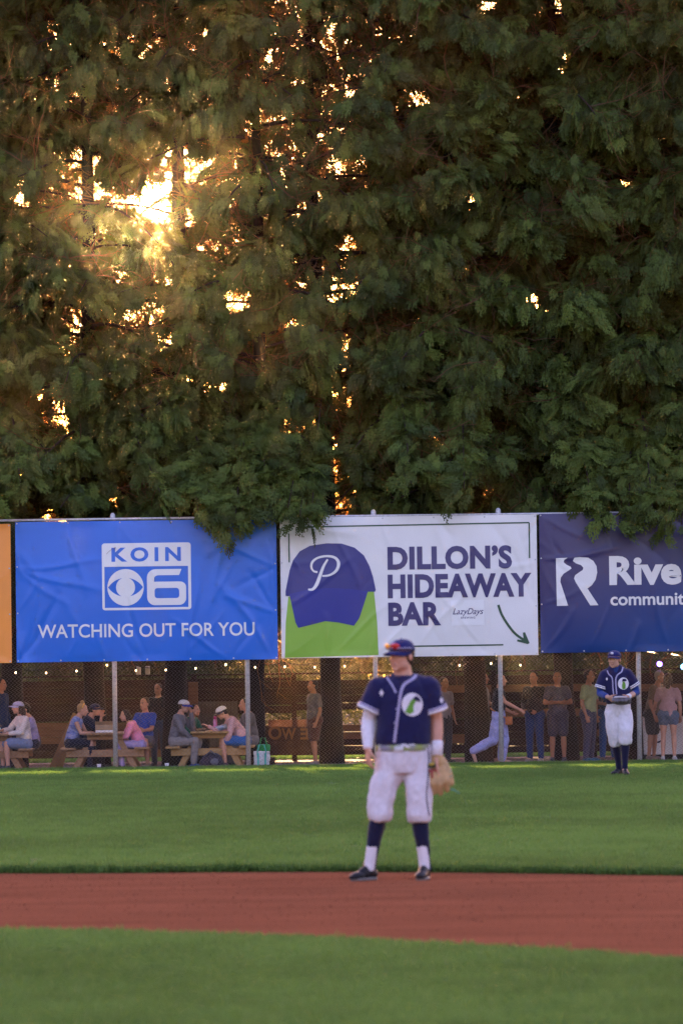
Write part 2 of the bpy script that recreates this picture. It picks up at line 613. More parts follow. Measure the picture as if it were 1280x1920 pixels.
TRUNKS = [(-260, 103.2, .21), (-110, 103.0, .2), (25, 103.4, .22), (182, 103.0, .22), (334, 103.3, .23), (484, 102.9, .17), (622, 103.4, .21), (752, 103.1, .17), (893, 103.0, .23), (1060, 103.2, .2),
          (1190, 103.5, .15), (1330, 103.0, .2), (1470, 103.3, .2)]
TREE_LABELS = ['cedar just outside the left end of the fence row', 'cedar rising behind the orange banner at the left end', 'cedar left of the woman in the lavender cap, over the orange banner',
               'cedar with its trunk behind the child in pink and the news banner logo', 'cedar whose trunk stands just right of the setting sun', 'slim cedar behind the fence post beside the pink shirted man',
               'cedar with the most visible dark trunk between sunlit gaps, above the green panel', 'slim cedar behind the white bar banner lettering', 'cedar behind the white banner with trunk left of the walking woman in pale trousers',
               'dense cedar behind the man with crossed arms, over the banner gap', 'slim dense cedar standing behind the outfield player', 'dense cedar hanging over the river banner at the right end', 'cedar just outside the right end of the fence row']


# boughs that reach out over the fence and hang down in front of the banners: pixel of the tip, tree index
OVER = {3: [(300, 930)], 4: [(372, 965), (402, 985), (425, 995)], 5: [(440, 990), (455, 970), (500, 940)], 6: [(540, 960), (562, 975), (585, 962)], 7: [(770, 915)],
        8: [(870, 925)], 9: [(1110, 950), (1140, 985)], 10: [(1160, 990), (1178, 965), (1222, 960)], 11: [(1250, 975), (1275, 1000), (1300, 1005)], 12: [(1350, 1010)],
        1: [(-20, 935)], 2: [(40, 930)]}
# stretches of trunk that show between the boughs: px at top, px at bottom, y range, half width
SHOW = [(598, 612, 0, 250, 22), (612, 616, 460, 600, 22), (617, 624, 760, 962, 27), (173, 178, 240, 445, 14), (345, 341, 262, 445, 13), (496, 492, 262, 440, 11), (752, 752, 140, 235, 16), (868, 884, 770, 880, 12)]
LEAN = {3: -.12, 4: .13, 5: .15, 6: -.26, 8: -.45}


def euler_rows(fwd, up):
    """XYZ eulers that turn +Y to fwd and +Z near up (rows of unit vectors)"""
    y = fwd / np.linalg.norm(fwd, axis=1, keepdims=True)
    x = np.cross(y, up)
    x /= np.linalg.norm(x, axis=1, keepdims=True) + 1e-9
    z = np.cross(x, y)
    # matrix columns x,y,z ; euler XYZ: R = Rz Ry Rx
    ry = -np.arcsin(np.clip(x[:, 2], -1, 1))
    rx = np.arctan2(y[:, 2], z[:, 2])
    rz = np.arctan2(x[:, 1], x[:, 0])
    return np.stack([rx, ry, rz], 1)


def NEAREST(cx):
    return int(np.argmin([abs(t_[0] - cx) for t_ in TRUNKS]))


def make_tree(i, px, Yt, r):
    base = P(px, 1400, Yt)
    base.z = ground_z(Yt)
    H = random.uniform(17.0, 19.0)
    t = thing('cedar_tree', TREE_LABELS[i], 'tree', base, 0, 'cedars in the row behind the outfield fence')
    rd = random.Random(100 + i)
    nr = np.random.default_rng(50 + i)
    # trunk
    bm = bmesh.new()
    n = 14
    lean = (LEAN.get(i, rd.uniform(-.25, .25)) * 1.25, rd.uniform(-.15, .15))
    tp = []
    for k in range(n):
        f = k / (n - 1)
        tp.append(Vector((lean[0] * f + 0.05 * math.sin(f * 7 + i), lean[1] * f, H * f - 0.05)))
    tube(bm, tp, [r * (1.25 if k == 0 else 1.0) * (1 - 0.75 * (k / (n - 1))) for k in range(n)], 12)
    for v in bm.verts:
        q = noise.noise(Vector((v.co.x * 9 + i, v.co.y * 9, v.co.z * 0.8)))
        v.co.x += q * 0.03
        v.co.y += q * 0.03
    obj('trunk', bm, M_trunk, t)
    # limbs and foliage
    lb = bmesh.new()
    P_, F_, U_, S_ = [], [], [], []
    TP, TF = [], []
    nb = 78
    for b in range(nb):
        f = (b + rd.random()) / nb
        z0 = 2.7 + (H - 3.2) * f
        az = b * 2.399963 + rd.uniform(-.4, .4)
        front = -math.sin(az)                     # 1 faces the field
        L = (2.75 - 1.5 * max(0, f - 0.35)) * rd.uniform(.72, 1.12) * (1.0 if front > -0.3 else 0.8)
        if f < 0.06:
            L *= 0.9
        up = rd.uniform(0.05, 0.35)
        sag = rd.uniform(.18, .34)
        d0 = Vector((math.cos(az), math.sin(az), 0))
        k0 = f * (n - 1)
        cpt = tp[int(k0)].lerp(tp[min(n - 1, int(k0) + 1)], k0 - int(k0)) if False else Vector((lean[0] * (z0 / H), lean[1] * (z0 / H), z0))
        side = Vector((-d0.y, d0.x, 0))
        wv = rd.uniform(-.3, .3)
        pts = [cpt + d0 * (L * s) + side * (wv * math.sin(s * 2.5) * L * .3) + Vector((0, 0, L * (up * s - sag * s * s * 1.6 + 0.18 * max(0, s - .75)))) for s in np.linspace(0, 1, 7)]
        lr = 0.034 * rd.uniform(.7, 1.3)
        tube(lb, pts, [lr * (1 - .8 * s) + .004 for s in np.linspace(0, 1, 7)], 5, cap=False)
        A = np.array([tuple(p) for p in pts])
        # clumps along the outer part of the limb
        nc = rd.randint(9, 12)
        for c in range(nc):
            s = 0.28 + 0.72 * (c + nr.random()) / nc
            j = min(5, int(s * 6))
            ctr = A[j] + (A[j + 1] - A[j]) * (s * 6 - j)
            lat = nr.normal(0, 0.24) * (1.2 - 0.5 * s)
            ctr = ctr + np.array(side) * lat * 1.2 + np.array([0, 0, -0.25 * abs(lat) + nr.normal(0, .10)])
            m_ = int((nr.integers(22, 38) if i < 8 else nr.integers(28, 46)) * (1.0 if front > -0.45 else 0.75))
            off = nr.normal(0, 1, (m_, 3)) * np.array([.12, .12, .10])
            pos = ctr + off
            fw = np.array(d0) * .62 + np.array(side) * np.sign(lat) * min(1, abs(lat) * 2) * .5 + nr.normal(0, .30, 3) + nr.normal(0, .30, (m_, 3)) + np.array([0, 0, -.85])
            upv = np.array([0, 0, 1.0]) + nr.normal(0, .55, (m_, 3)) + np.array(d0) * .35
            P_.append(pos); F_.append(fw); U_.append(upv)
            S_.append(np.full(m_, nr.normal(0.2, 0.16)) + nr.normal(0, 0.2, m_))
        for c in range(4 if i < 8 else 7):
            s = 0.1 + 0.75 * nr.random()
            j = min(5, int(s * 6))
            TP.append(A[j] + (A[j + 1] - A[j]) * (s * 6 - j))
            TF.append(np.array(d0) + nr.normal(0, .9, 3) + np.array([0, 0, -.25]))
    over = []
    for tx, ty in OVER.get(i, ()):
        tip = P(tx, ty - 8, 99.5) - base
        z0 = tip.z + nr.uniform(1.0, 1.8)
        pts = [Vector((lean[0] * z0 / H, 0, z0)).lerp(Vector((tip.x, tip.y, z0)), f) * 1.0 for f in np.linspace(0, 1, 7)]
        for q_, f in zip(pts, np.linspace(0, 1, 7)):
            q_.z = z0 + .35 * math.sin(PI * min(1, f * 1.1)) * (1 - f) + (tip.z - z0) * max(0, (f - .35) / .65) ** 1.7
        tube(lb, pts, [.035 * (1 - .85 * f) + .004 for f in np.linspace(0, 1, 7)], 5, cap=False)
        A = np.array([tuple(q_) for q_ in pts])
        d0 = (A[-1] - A[0]) * np.array([1, 1, 0])
        d0 /= np.linalg.norm(d0)
        sd = np.array([-d0[1], d0[0], 0])
        for c in range(13):
            f = .35 + .65 * (c + nr.random()) / 13
            j = min(5, int(f * 6))
            lat = nr.normal(0, .13) * (1.3 - .9 * f)
            ctr = A[j] + (A[j + 1] - A[j]) * (f * 6 - j) + sd * lat + np.array([0, 0, nr.normal(.02, .06)])
            m_ = int(nr.integers(13, 24) * (1.25 - .7 * f))
            over.append((ctr + nr.normal(0, 1, (m_, 3)) * np.array([.11, .07, .09]),
                         d0 * .45 + sd * np.sign(lat) * .35 + nr.normal(0, .42, (m_, 3)) + np.array([0, 0, -.55]), np.array([0, -.6, 1.0]) + nr.normal(0, .5, (m_, 3)),
                         np.full(m_, nr.normal(.3, .2)) + nr.normal(0, .1, m_)))
    lo = obj('limbs', lb, M_limb, t)
    lo['kind'] = 'stuff'
    P_, F_, U_, S_ = np.concatenate(P_), np.concatenate(F_), np.concatenate(U_), np.concatenate(S_)
    wpos = P_ + np.array(base)
    kp, qx, qy = keep_of(wpos)
    for xa, xb, ya, yb, hw in SHOW:
        xc = xa + (xb - xa) * np.clip((qy - ya) / (yb - ya), 0, 1)
        kp = np.where((np.abs(qx - xc) < hw + 4) & (qy > ya) & (qy < yb) & (wpos[:, 1] < Yt + .3), np.minimum(kp, .04), kp)
    ok = nr.random(len(P_)) < kp
    ok &= (wpos[:, 1] > 100.35) | ((wpos[:, 2] > 4.75) & (wpos[:, 1] > 99.0))
    ok &= wpos[:, 2] > 2.75
    P_, F_, U_, S_ = P_[ok], F_[ok], U_[ok], S_[ok]
    if over:
        P_, F_, U_, S_ = (np.concatenate([arr] + [q_[n_] for q_ in over]) for n_, arr in enumerate((P_, F_, U_, S_)))
        w_ = P_ + np.array(base)
        _, ox_, oy_ = keep_of(w_)
        ok = ~((np.abs(ox_ - 624) < 26) & (oy_ > 800))
        ok &= (w_[:, 1] > 100.3) | (w_[:, 1] < 99.78) | (w_[:, 2] > 4.6)
        P_, F_, U_, S_ = P_[ok], F_[ok], U_[ok], S_[ok]
    k = len(P_)
    instancer('crown', P_, euler_rows(F_, U_), nr.uniform(.22, .5, k), nr.integers(0, 5, k), np.clip(S_, -.3, .9), SPRAYS, t)
    TI = list(nr.integers(0, 4, len(TP)))
    for cx, cy, rx, ry, f in THIN[1:-8]:
        if NEAREST(cx) != i:
            continue
        for _ in range(int(10 + rx * ry / (30.0 if math.hypot(cx - 291, cy - 361) > 140 else 60.0))):
            w_ = P(cx + nr.normal(0, .62) * rx, cy + nr.normal(0, .62) * ry, Yt + nr.uniform(-.4, 4.5)) - base
            TP.append(np.array(w_))
            TF.append(nr.normal(0, .8, 3) + np.array([0, 0, -.35]))
            TI.append(int(nr.integers(0, 4)) if nr.random() < .55 else int(nr.integers(4, 6)))
    for _ in range(110):                              # dry inner foliage that glows when the sun is behind it
        z_ = nr.uniform(2.9, H - 3)
        a_ = nr.uniform(0, 2 * PI)
        q_ = nr.uniform(.3, 1.5)
        TP.append(np.array([math.cos(a_) * q_, abs(math.sin(a_)) * q_, z_]))
        TF.append(np.array([math.cos(a_), math.sin(a_), -.5]) + nr.normal(0, .5, 3))
        TI.append(int(nr.integers(4, 6)))
    TP, TF, TI = np.array(TP), np.array(TF), np.array(TI)
    kt, qx, qy = keep_of(TP + np.array(base))
    sunny = ((qx - 291) / 44) ** 2 + ((qy - 361) / 46) ** 2 > 1
    okt = sunny & (TP[:, 2] > 2.6) & (TP[:, 1] + base.y > 100.4)
    TP, TF, TI = TP[okt], TF[okt], TI[okt]
    k = len(TP)
    instancer('twigs', TP, euler_rows(TF, nr.normal(0, 1, (k, 3))), np.where(TI < 4, nr.uniform(.5, 1.1, k), nr.uniform(.2, .36, k)), TI, nr.random(k) * .6, TWIGS, t)
    return k


for i, (px, Yt, r) in enumerate(TRUNKS):
    make_tree(i, px, Yt, r)
# ------------------------------------------------------------------ chain link fence
M_galv = mat('galvanised_steel', (0.52, 0.52, 0.55), 0.5, 0.2, 22.0, 0.1, 60, 0.5, 0.15)
M_wire = mat('fence_wire', (0.21, 0.195, 0.21), 0.5, 0.1, 5.0, spec=0.5, metal=0.5)
FZ0, FZ1 = -0.285, P(640, 968, 100.0).z
fence = thing('chain_link_fence', 'tall silver chain link fence with steel posts between the outfield and the picnic area', 'fence', (0, FENCE_Y, FZ0))
POST_PX = [-285, -35, 217, 466, 706, 940, 1199, 1448]
for px in POST_PX:
    x = P(px, 1437, FENCE_Y).x
    bm = bmesh.new()
    tube(bm, [(0, 0, 0), (0, 0, FZ1 - FZ0 - 0.02)], 0.045, 14)
    o = obj('post', bm, M_galv, fence)
    o.location = (x, 0.055, 0)
    bm = bmesh.new()
    tube(bm, [(0, 0, 0), (0, 0, .06), (0, 0, .12), (0, 0, .15)], [.052, .052, .045, .02], 14)
    tube(bm, [(-.06, -0.03, 0.012), (.06, -0.03, 0.012)], .018, 8)
    c = obj('post_cap', bm, M_galv, o)
    c.location = (0, 0, FZ1 - FZ0 - 0.03)
bm = bmesh.new()
tube(bm, [(-9.5, -0.01, 0), (-3, -0.01, 0.004), (3, -0.01, -0.004), (8.5, -0.01, 0)], 0.024, 10)
o = obj('top_rail', bm, M_galv, fence)
o.location = (0, 0, FZ1 - FZ0)
bm = bmesh.new()
tube(bm, [(-9.5, -0.01, 0), (0, -0.012, 0.006), (8.5, -0.01, 0)], 0.004, 6)
o = obj('tension_wire', bm, M_wire, fence)
o.location = (0, 0, 0.06)


def chain_link(x0, x1, z0, z1, w, r):
    n = int((x1 - x0) / w)
    k = int((z1 - z0) / (w / 2)) + 1
    i = np.arange(n)[:, None]
    j = np.arange(k)[None, :]
    s = np.where((j % 2) == 0, -1.0, 1.0)
    X = x0 + i * w + s * (w * 0.5 + 0.001) + 0.004 * np.sin(i * 0.7 + j * 0.13)
    Y = s * 0.003 + 0.012 * np.sin(X * 1.3) * np.sin(j * 0.05)
    Z = z0 + j * (w / 2) + 0 * i + 0.006 * np.sin(X * 2.1)
    c = np.stack([np.broadcast_to(X, (n, k)), np.broadcast_to(Y, (n, k)), np.broadcast_to(Z, (n, k))], -1)
    ang = [0, 2.0944, 4.1888]
    V = np.stack([c + np.array([math.cos(a) * r * 1.25, math.sin(a) * r, 0]) for a in ang], 2)   # n,k,3,3
    V = V.reshape(-1, 3)
    ii, jj = np.meshgrid(np.arange(n), np.arange(k - 1), indexing='ij')
    b = ((ii * k + jj) * 3).ravel()
    F = np.concatenate([np.stack([b + a, b + (a + 1) % 3, b + 3 + (a + 1) % 3, b + 3 + a], 1) for a in range(3)])
    me = bpy.data.meshes.new('chain_link')
    me.vertices.add(len(V))
    me.vertices.foreach_set('co', V.astype(np.float32).ravel())
    me.loops.add(len(F) * 4)
    me.loops.foreach_set('vertex_index', F.astype(np.int32).ravel())
    me.polygons.add(len(F))
    me.polygons.foreach_set('loop_start', np.arange(0, len(F) * 4, 4, dtype=np.int32))
    me.update()
    me.validate()
    return me


o = obj('chain_link', chain_link(-8.6, 7.9, 0.02, FZ1 - FZ0 - 0.01, 0.0715, 0.0040), M_wire, fence)
o['kind'] = 'stuff'
o.location = (0, -0.012, 0)

# ------------------------------------------------------------------ banners
BY = FENCE_Y - 0.06


def vinyl(name, c, rough=0.38, spec=0.5, c2=None):
    m = mat(name, c, rough, 0.04, 1.5, 0.05, 9, spec, color2=c2)
    return m


M_white = vinyl('white_vinyl', (0.74, 0.73, 0.75))
M_blue = vinyl('blue_vinyl', (0.012, 0.135, 0.62))
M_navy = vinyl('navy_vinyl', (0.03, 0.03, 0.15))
_n, _l = M_navy.node_tree.nodes, M_navy.node_tree.links                  # base colour runs from violet navy, top left, to blue, bottom right
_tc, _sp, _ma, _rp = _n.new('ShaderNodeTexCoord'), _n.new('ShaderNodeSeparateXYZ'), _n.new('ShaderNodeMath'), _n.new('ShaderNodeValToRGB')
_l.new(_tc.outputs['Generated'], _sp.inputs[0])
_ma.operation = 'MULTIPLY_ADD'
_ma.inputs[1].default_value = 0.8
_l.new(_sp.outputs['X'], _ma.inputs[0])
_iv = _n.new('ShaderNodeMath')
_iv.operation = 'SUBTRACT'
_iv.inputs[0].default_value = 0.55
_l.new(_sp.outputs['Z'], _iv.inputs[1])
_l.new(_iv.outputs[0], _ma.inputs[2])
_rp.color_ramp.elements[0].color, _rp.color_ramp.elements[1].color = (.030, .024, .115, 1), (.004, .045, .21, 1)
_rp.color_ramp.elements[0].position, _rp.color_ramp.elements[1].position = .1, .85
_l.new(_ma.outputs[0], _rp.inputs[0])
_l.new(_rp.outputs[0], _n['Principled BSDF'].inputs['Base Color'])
M_orange = vinyl('orange_vinyl', (0.85, 0.29, 0.05))
M_ink = vinyl('indigo_ink', (0.035, 0.03, 0.14))
M_green = vinyl('dark_green_ink', (0.02, 0.075, 0.045))
M_lime = vinyl('lime_print', (0.25, 0.46, 0.06))
M_capd = vinyl('cap_blue_print', (0.025, 0.03, 0.2))
M_capb = vinyl('brim_blue_print', (0.02, 0.03, 0.26))
M_patch = vinyl('pale_patch', (0.80, 0.80, 0.83))


class Banner:
    def __init__(self, label, m, tl, br, seed, creases, bulge=0.07, x_end=None):
        a, b = P(tl[0], tl[1], BY), P(br[0], br[1], BY)
        self.x0, self.x1, self.z0, self.z1 = a.x, (x_end or b.x), b.z, a.z
        rd = random.Random(seed)
        W, H = self.x1 - self.x0, self.z1 - self.z0
        self.W, self.H, self.bulge, self.seed = W, H, bulge, seed
        self.cr = []
        grom = [(x, 0.0) for x in np.linspace(0.02, W - 0.02, max(3, int(W / 0.62)))] + [(x, H) for x in np.linspace(0.02, W - 0.02, max(3, int(W / 0.8)))]
        grom += [(0.0, H * .35), (0.0, H * .68), (W, H * .35), (W, H * .68)]
        for gx, gz in grom:
            for _ in range(rd.choice((1, 2, 3)) if creases > 1 else rd.choice((0, 1, 2))):
                tx, tz = W * .5 - gx, H * .5 - gz
                base = math.atan2(tz if gz in (0, H) or True else tz, tx * 0.35)
                an = base + rd.gauss(0, .5)
                self.cr.append((gx, gz, an, rd.uniform(.35, 1.3) * H * .6, rd.uniform(.004, .013) * creases * rd.choice((1, 1, -1)), rd.uniform(.02, .05)))
        for _ in range(int(6 * creases)):
            self.cr.append((rd.uniform(0, W), rd.uniform(.1, .9) * H, rd.uniform(0, 6.28), rd.uniform(.4, 1.4), rd.uniform(-.006, .007) * creases, rd.uniform(.02, .06)))
        nx, nz = int(W / 0.035), int(H / 0.035)
        gx, gz = np.meshgrid(np.linspace(0, W, nx + 1), np.linspace(0, H, nz + 1), indexing='ij')
        D = self.disp(gx, gz)
        bm = bmesh.new()
        vs = [[bm.verts.new((gx[i, j], -D[i, j], gz[i, j])) for j in range(nz + 1)] for i in range(nx + 1)]
        for i in range(nx):
            for j in range(nz):
                bm.faces.new((vs[i][j], vs[i + 1][j], vs[i + 1][j + 1], vs[i][j + 1]))
        self.o = obj('banner', bm, m)
        self.o.location = (self.x0, BY, self.z0)
        tag(self.o, label, 'banner', 'advertising banners hung along the top of the outfield fence')
        # hem folded behind, eyelets and cable ties
        for gx_, gz_ in grom[::1]:
            b2 = bmesh.new()
            bmesh.ops.create_cone(b2, segments=8, cap_ends=True, radius1=.016, radius2=.012, depth=.006, matrix=Matrix.Rotation(PI / 2, 4, 'X'))
            e = obj('eyelet', b2, M_galv, self.o)
            xx, zz = min(max(gx_, .03), W - .03), min(max(gz_, .03), H - .03)
            e.location = (xx, -float(self.disp(np.array([xx]), np.array([zz]))[0]) - .004, zz)

    def disp(self, x, z):
        W, H = self.W, self.H
        u, v = x / W, z / H
        edge = np.clip(np.minimum(np.minimum(u, 1 - u) * W, np.minimum(v, 1 - v) * H) / 0.12, 0, 1)
        d = self.bulge * np.sin(PI * np.clip(v, 0, 1) ** .85) * (0.75 + .25 * np.sin(u * 9 + self.seed)) * np.clip(np.minimum(u, 1 - u) * W / .5, 0, 1) ** .5
        d = d + 0.012 * np.sin(u * W * 2.6 + 1.7 * np.sin(v * 3 + self.seed)) * edge
        for gx, gz, an, ln, am, wd in self.cr:
            ca, sa = math.cos(an), math.sin(an)
            s = (x - gx) * ca + (z - gz) * sa
            t = -(x - gx) * sa + (z - gz) * ca
            t = t + 0.05 * np.sin(s * 3 + gx)
            fall = np.where((s > 0) & (s < ln), np.sin(PI * np.clip(s / ln, 0, 1)) ** .7, 0)
            wid = wd * (0.6 + 1.2 * np.clip(s / ln, 0, 1))
            d = d + am * fall * np.exp(-np.abs(t / wid) ** 1.5)
        return d + 0.004

    def local(self, px, py):
        p = P(px, py, BY)
        return p.x - self.x0, p.z - self.z0

    def lay(self, me_or_bm, m, lift, name, step=0.035):
        """drape a flat mesh given in banner x,z over the creased surface"""
        bm = me_or_bm
        lift += .003
        xs = [v.co.x for v in bm.verts]
        zs = [v.co.z for v in bm.verts]
        for axis, lo, hi in ((0, min(xs), max(xs)), (2, min(zs), max(zs))):
            c = math.ceil(lo / step) * step
            while c < hi:
                co, no = Vector((0, 0, 0)), Vector((0, 0, 0))
                co[axis], no[axis] = c, 1
                bmesh.ops.bisect_plane(bm, geom=bm.verts[:] + bm.edges[:] + bm.faces[:], plane_co=co, plane_no=no, dist=1e-5)
                c += step
        X = np.array([v.co.x for v in bm.verts])
        Z = np.array([v.co.z for v in bm.verts])
        D = self.disp(X, Z)
        for v, d in zip(bm.verts, D):
            v.co.y = -d - lift
        bmesh.ops.recalc_face_normals(bm, faces=bm.faces[:])
        bm.normal_update()
        if sum(f.normal.y * f.calc_area() for f in bm.faces) > 0:
            bmesh.ops.reverse_faces(bm, faces=bm.faces[:])
        return obj(name, bm, m, self.o)

    def poly(self, pts_px, m, lift, name, step=0.035):
        bm = bmesh.new()
        vs = []
        for p in pts_px:
            x, z = self.local(*p)
            vs.append(bm.verts.new((x, 0, z)))
        es = [bm.edges.new((vs[i], vs[(i + 1) % len(vs)])) for i in range(len(vs))]
        bmesh.ops.triangle_fill(bm, edges=es, use_beauty=True)
        return self.lay(bm, m, lift, name, step)

    def ring(self, outer, inner, m, lift, name):
        bm = bmesh.new()
        es = []
        for lp in (outer, inner):
            vs = [bm.verts.new((self.local(*p)[0], 0, self.local(*p)[1])) for p in lp]
            es += [bm.edges.new((vs[i], vs[(i + 1) % len(vs)])) for i in range(len(vs))]
        bmesh.ops.triangle_fill(bm, edges=es, use_beauty=True)
        return self.lay(bm, m, lift, name)

    def stroke(self, pts_px, widths, m, lift, name, smooth=6):
        pts = [Vector((*self.local(*p), 0)) for p in pts_px]
        pts = smooth_line(pts, smooth)
        if not hasattr(widths, '__len__'):
            widths = [widths] * len(pts)
        ws = np.interp(np.linspace(0, 1, len(pts)), np.linspace(0, 1, len(widths)), widths)
        bm = bmesh.new()
        prev = None
        for i, p in enumerate(pts):
            d = (pts[min(i + 1, len(pts) - 1)] - pts[max(i - 1, 0)]).normalized()
            n_ = Vector((-d.y, d.x, 0)) * ws[i] * .005
            a, b = bm.verts.new((p.x + n_.x, 0, p.y + n_.y)), bm.verts.new((p.x - n_.x, 0, p.y - n_.y))
            if prev:
                bm.faces.new((prev[0], a, b, prev[1]))
            prev = (a, b)
        return self.lay(bm, m, lift, name)

    def text(self, s, cx, cy, w, h, m, lift=0.004, bold=0.0, ref=None, name='letter', shear=0.0, spacing=1.0):
        """text fitted so that its ink is w x h photograph pixels about (cx, cy); every letter its own mesh"""
        ox, oz = self.local(cx, cy)
        for bm in letters(s, ox, oz, w * BY / FPX, h * BY / FPX, bold, shear, spacing):
            self.lay(bm, m, lift, name)


def smooth_line(pts, k):
    if k <= 1:
        return pts
    out = []
    n = len(pts)
    for i in range(n - 1):
        p0, p1, p2, p3 = pts[max(0, i - 1)], pts[i], pts[i + 1], pts[min(n - 1, i + 2)]
        for j in range(k):
            t = j / k
            out.append(0.5 * ((2 * p1) + (p2 - p0) * t + (2 * p0 - 5 * p1 + 4 * p2 - p3) * t * t + (3 * p1 - p0 - 3 * p2 + p3) * t ** 3))
    out.append(pts[-1])
    return out


def letters(s, ox, oz, W, H, bold=0.0, shear=0.0, spacing=1.0):
    cu = bpy.data.curves.new('text', 'FONT')
    cu.body = s
    cu.size = 1.0
    cu.offset = bold
    cu.shear = shear
    cu.space_character = spacing
    cu.resolution_u = 4
    to = bpy.data.objects.new('text', cu)
    WORK.collection.objects.link(to)
    dg = work_depsgraph()
    me = bpy.data.meshes.new_from_object(to.evaluated_get(dg))
    WORK.collection.objects.unlink(to)
    bpy.data.objects.remove(to)
    bm = bmesh.new()
    bm.from_mesh(me)
    xs, ys = [v.co.x for v in bm.verts], [v.co.y for v in bm.verts]
    x0, x1, y0, y1 = min(xs), max(xs), min(ys), max(ys)
    sx, sy = W / (x1 - x0), H / (y1 - y0)
    # islands, merged where they overlap in x (dot of an i with its stem)
    seen, isl = set(), []
    for v in bm.verts:
        if v in seen:
            continue
        st, cur = [v], []
        seen.add(v)
        while st:
            a = st.pop()
            cur.append(a)
            for e in a.link_edges:
                b = e.other_vert(a)
                if b not in seen:
                    seen.add(b)
                    st.append(b)
        isl.append(cur)
    isl = [(min(v.co.x for v in c), max(v.co.x for v in c), c) for c in isl]
    isl.sort(key=lambda q: q[0])
    groups = []
    for a, b, c in isl:
        if groups and min(b, groups[-1][1]) - max(a, groups[-1][0]) > 0.55 * min(b - a, groups[-1][1] - groups[-1][0]):
            g = groups[-1]
            groups[-1] = (min(a, g[0]), max(b, g[1]), g[2] + c)
        else:
            groups.append((a, b, c))
    res = []
    for a, b, c in groups:
        nb = bmesh.new()
        mp = {v: nb.verts.new((ox + (v.co.x - (x0 + x1) / 2) * sx, 0, oz + (v.co.y - (y0 + y1) / 2) * sy)) for v in c}
        for f in {f for v in c for f in v.link_faces}:
            try:
                nb.faces.new([mp[v] for v in f.verts])
            except ValueError:
                pass
        bmesh.ops.remove_doubles(nb, verts=nb.verts[:], dist=1e-5)
        res.append(nb)
    bm.free()
    return res


def z8(*p):
    return [(x / 2.415, y / 2.415 + 900) for x, y in p]


def z7(*p):
    return [(500 + x / 2.4615, 940 + y / 2.4615) for x, y in p]


def z5(*p):
    return [(980 + x / 4.2667, 900 + y / 4.2667) for x, y in p]


def arc(cx, cy, rx, ry, a0, a1, n):
    return [(cx + rx * math.cos(a), cy + ry * math.sin(a)) for a in np.linspace(a0, a1, n)]


def rrect(x0, y0, x1, y1, r, n=4):
    return arc(x1 - r, y0 + r, r, r, -PI / 2, 0, n) + arc(x1 - r, y1 - r, r, r, 0, PI / 2, n) + arc(x0 + r, y1 - r, r, r, PI / 2, PI, n) + arc(x0 + r, y0 + r, r, r, PI, 1.5 * PI, n)


def rot_px(pts, cx, cy, a=-R(0.75)):
    return [(cx + (x - cx) * math.cos(a) - (y - cy) * math.sin(a), cy + (x - cx) * math.sin(a) + (y - cy) * math.cos(a)) for x, y in pts]


b1 = Banner('plain orange vinyl banner cut off at the left end of the fence', M_orange, (-420, 988), (23, 1243), 3, 1.0)

b2 = Banner('blue vinyl banner with a white television news logo and slogan', M_blue, (29, 979), (521, 1236), 5, 1.9)
b2.ring(rot_px(rrect(192, 1018, 358.5, 1143.5, 5), 275, 1080), rot_px([(196.5, 1062), (353, 1062), (353, 1139), (196.5, 1139)], 275, 1080), M_white, .003, 'logo_frame')
b2.text('KOIN', 274.5, 1039.5, 130, 27, M_blue, .006, 0.035, spacing=1.45)
eye = rot_px(arc(235.8, 1101, 34, 34.5, 0, 2 * PI, 41)[:-1], 275, 1080)
lens = rot_px(arc(235.8, 1126, 40.5, 43, PI + .63, 2 * PI - .63, 14) + arc(235.8, 1075.5, 40.5, 43, .63, PI - .63, 14), 275, 1080)
b2.ring(eye, lens, M_white, .003, 'eye_emblem')
b2.poly(rot_px(arc(235.8, 1101, 17.8, 18.5, 0, 2 * PI, 31)[:-1], 275, 1080), M_white, .003, 'eye_pupil')
six_o = rot_px([(341, 1067.5), (336, 1079)] + arc(297, 1086, 8, 7, -PI / 2, -PI, 5)[:4] + [(289, 1091)] + arc(337, 1101, 12, 10, -PI / 2, 0, 6) + arc(336, 1122, 13, 13, 0, PI / 2, 6) + arc(290, 1120, 14, 15, PI / 2, PI, 6) + arc(292, 1083, 16, 15.5, PI, 1.5 * PI, 6), 275, 1080)
six_i = rot_px(rrect(290, 1103, 336, 1122, 5), 275, 1080)
b2.ring(six_o, six_i, M_white, .003, 'numeral')
b2.text('WATCHING OUT FOR YOU', 274.5, 1181.5, 406, 25.5, M_white, .004, 0.012)

b3 = Banner('white vinyl banner advertising a hideaway bar with a blue cap and an arrow', M_white, (524.5, 971), (1008.5, 1228), 8, 1.6, 0.06)
b3.poly(z7((100, 440), (88, 560), (84, 722), (515, 709), (509, 560), (494, 415)), M_lime, .003, 'green_panel')
b3.poly(z7((88, 436), (87, 415), (95, 375), (106, 318), (122, 272), (152, 231), (200, 205), (275, 194), (345, 195), (405, 214), (448, 250), (474, 300), (490, 350), (502, 408), (499, 417), (440, 418), (280, 405), (150, 425), (100, 438)), M_capd, .0065, 'cap_crown_print')
b3.poly(z7((104, 428), (118, 490), (133, 560), (146, 584), (200, 571), (270, 553), (330, 559), (402, 574), (426, 540), (446, 480), (466, 416), (380, 404), (280, 400), (180, 410)), M_capb, .010, 'cap_brim_print')
b3.stroke(z7((191, 407), (212, 406), (230, 384), (247, 340), (262, 300), (281, 268)), [3, 5, 6.5, 6, 5, 3.5], M_white, .0135, 'letter')
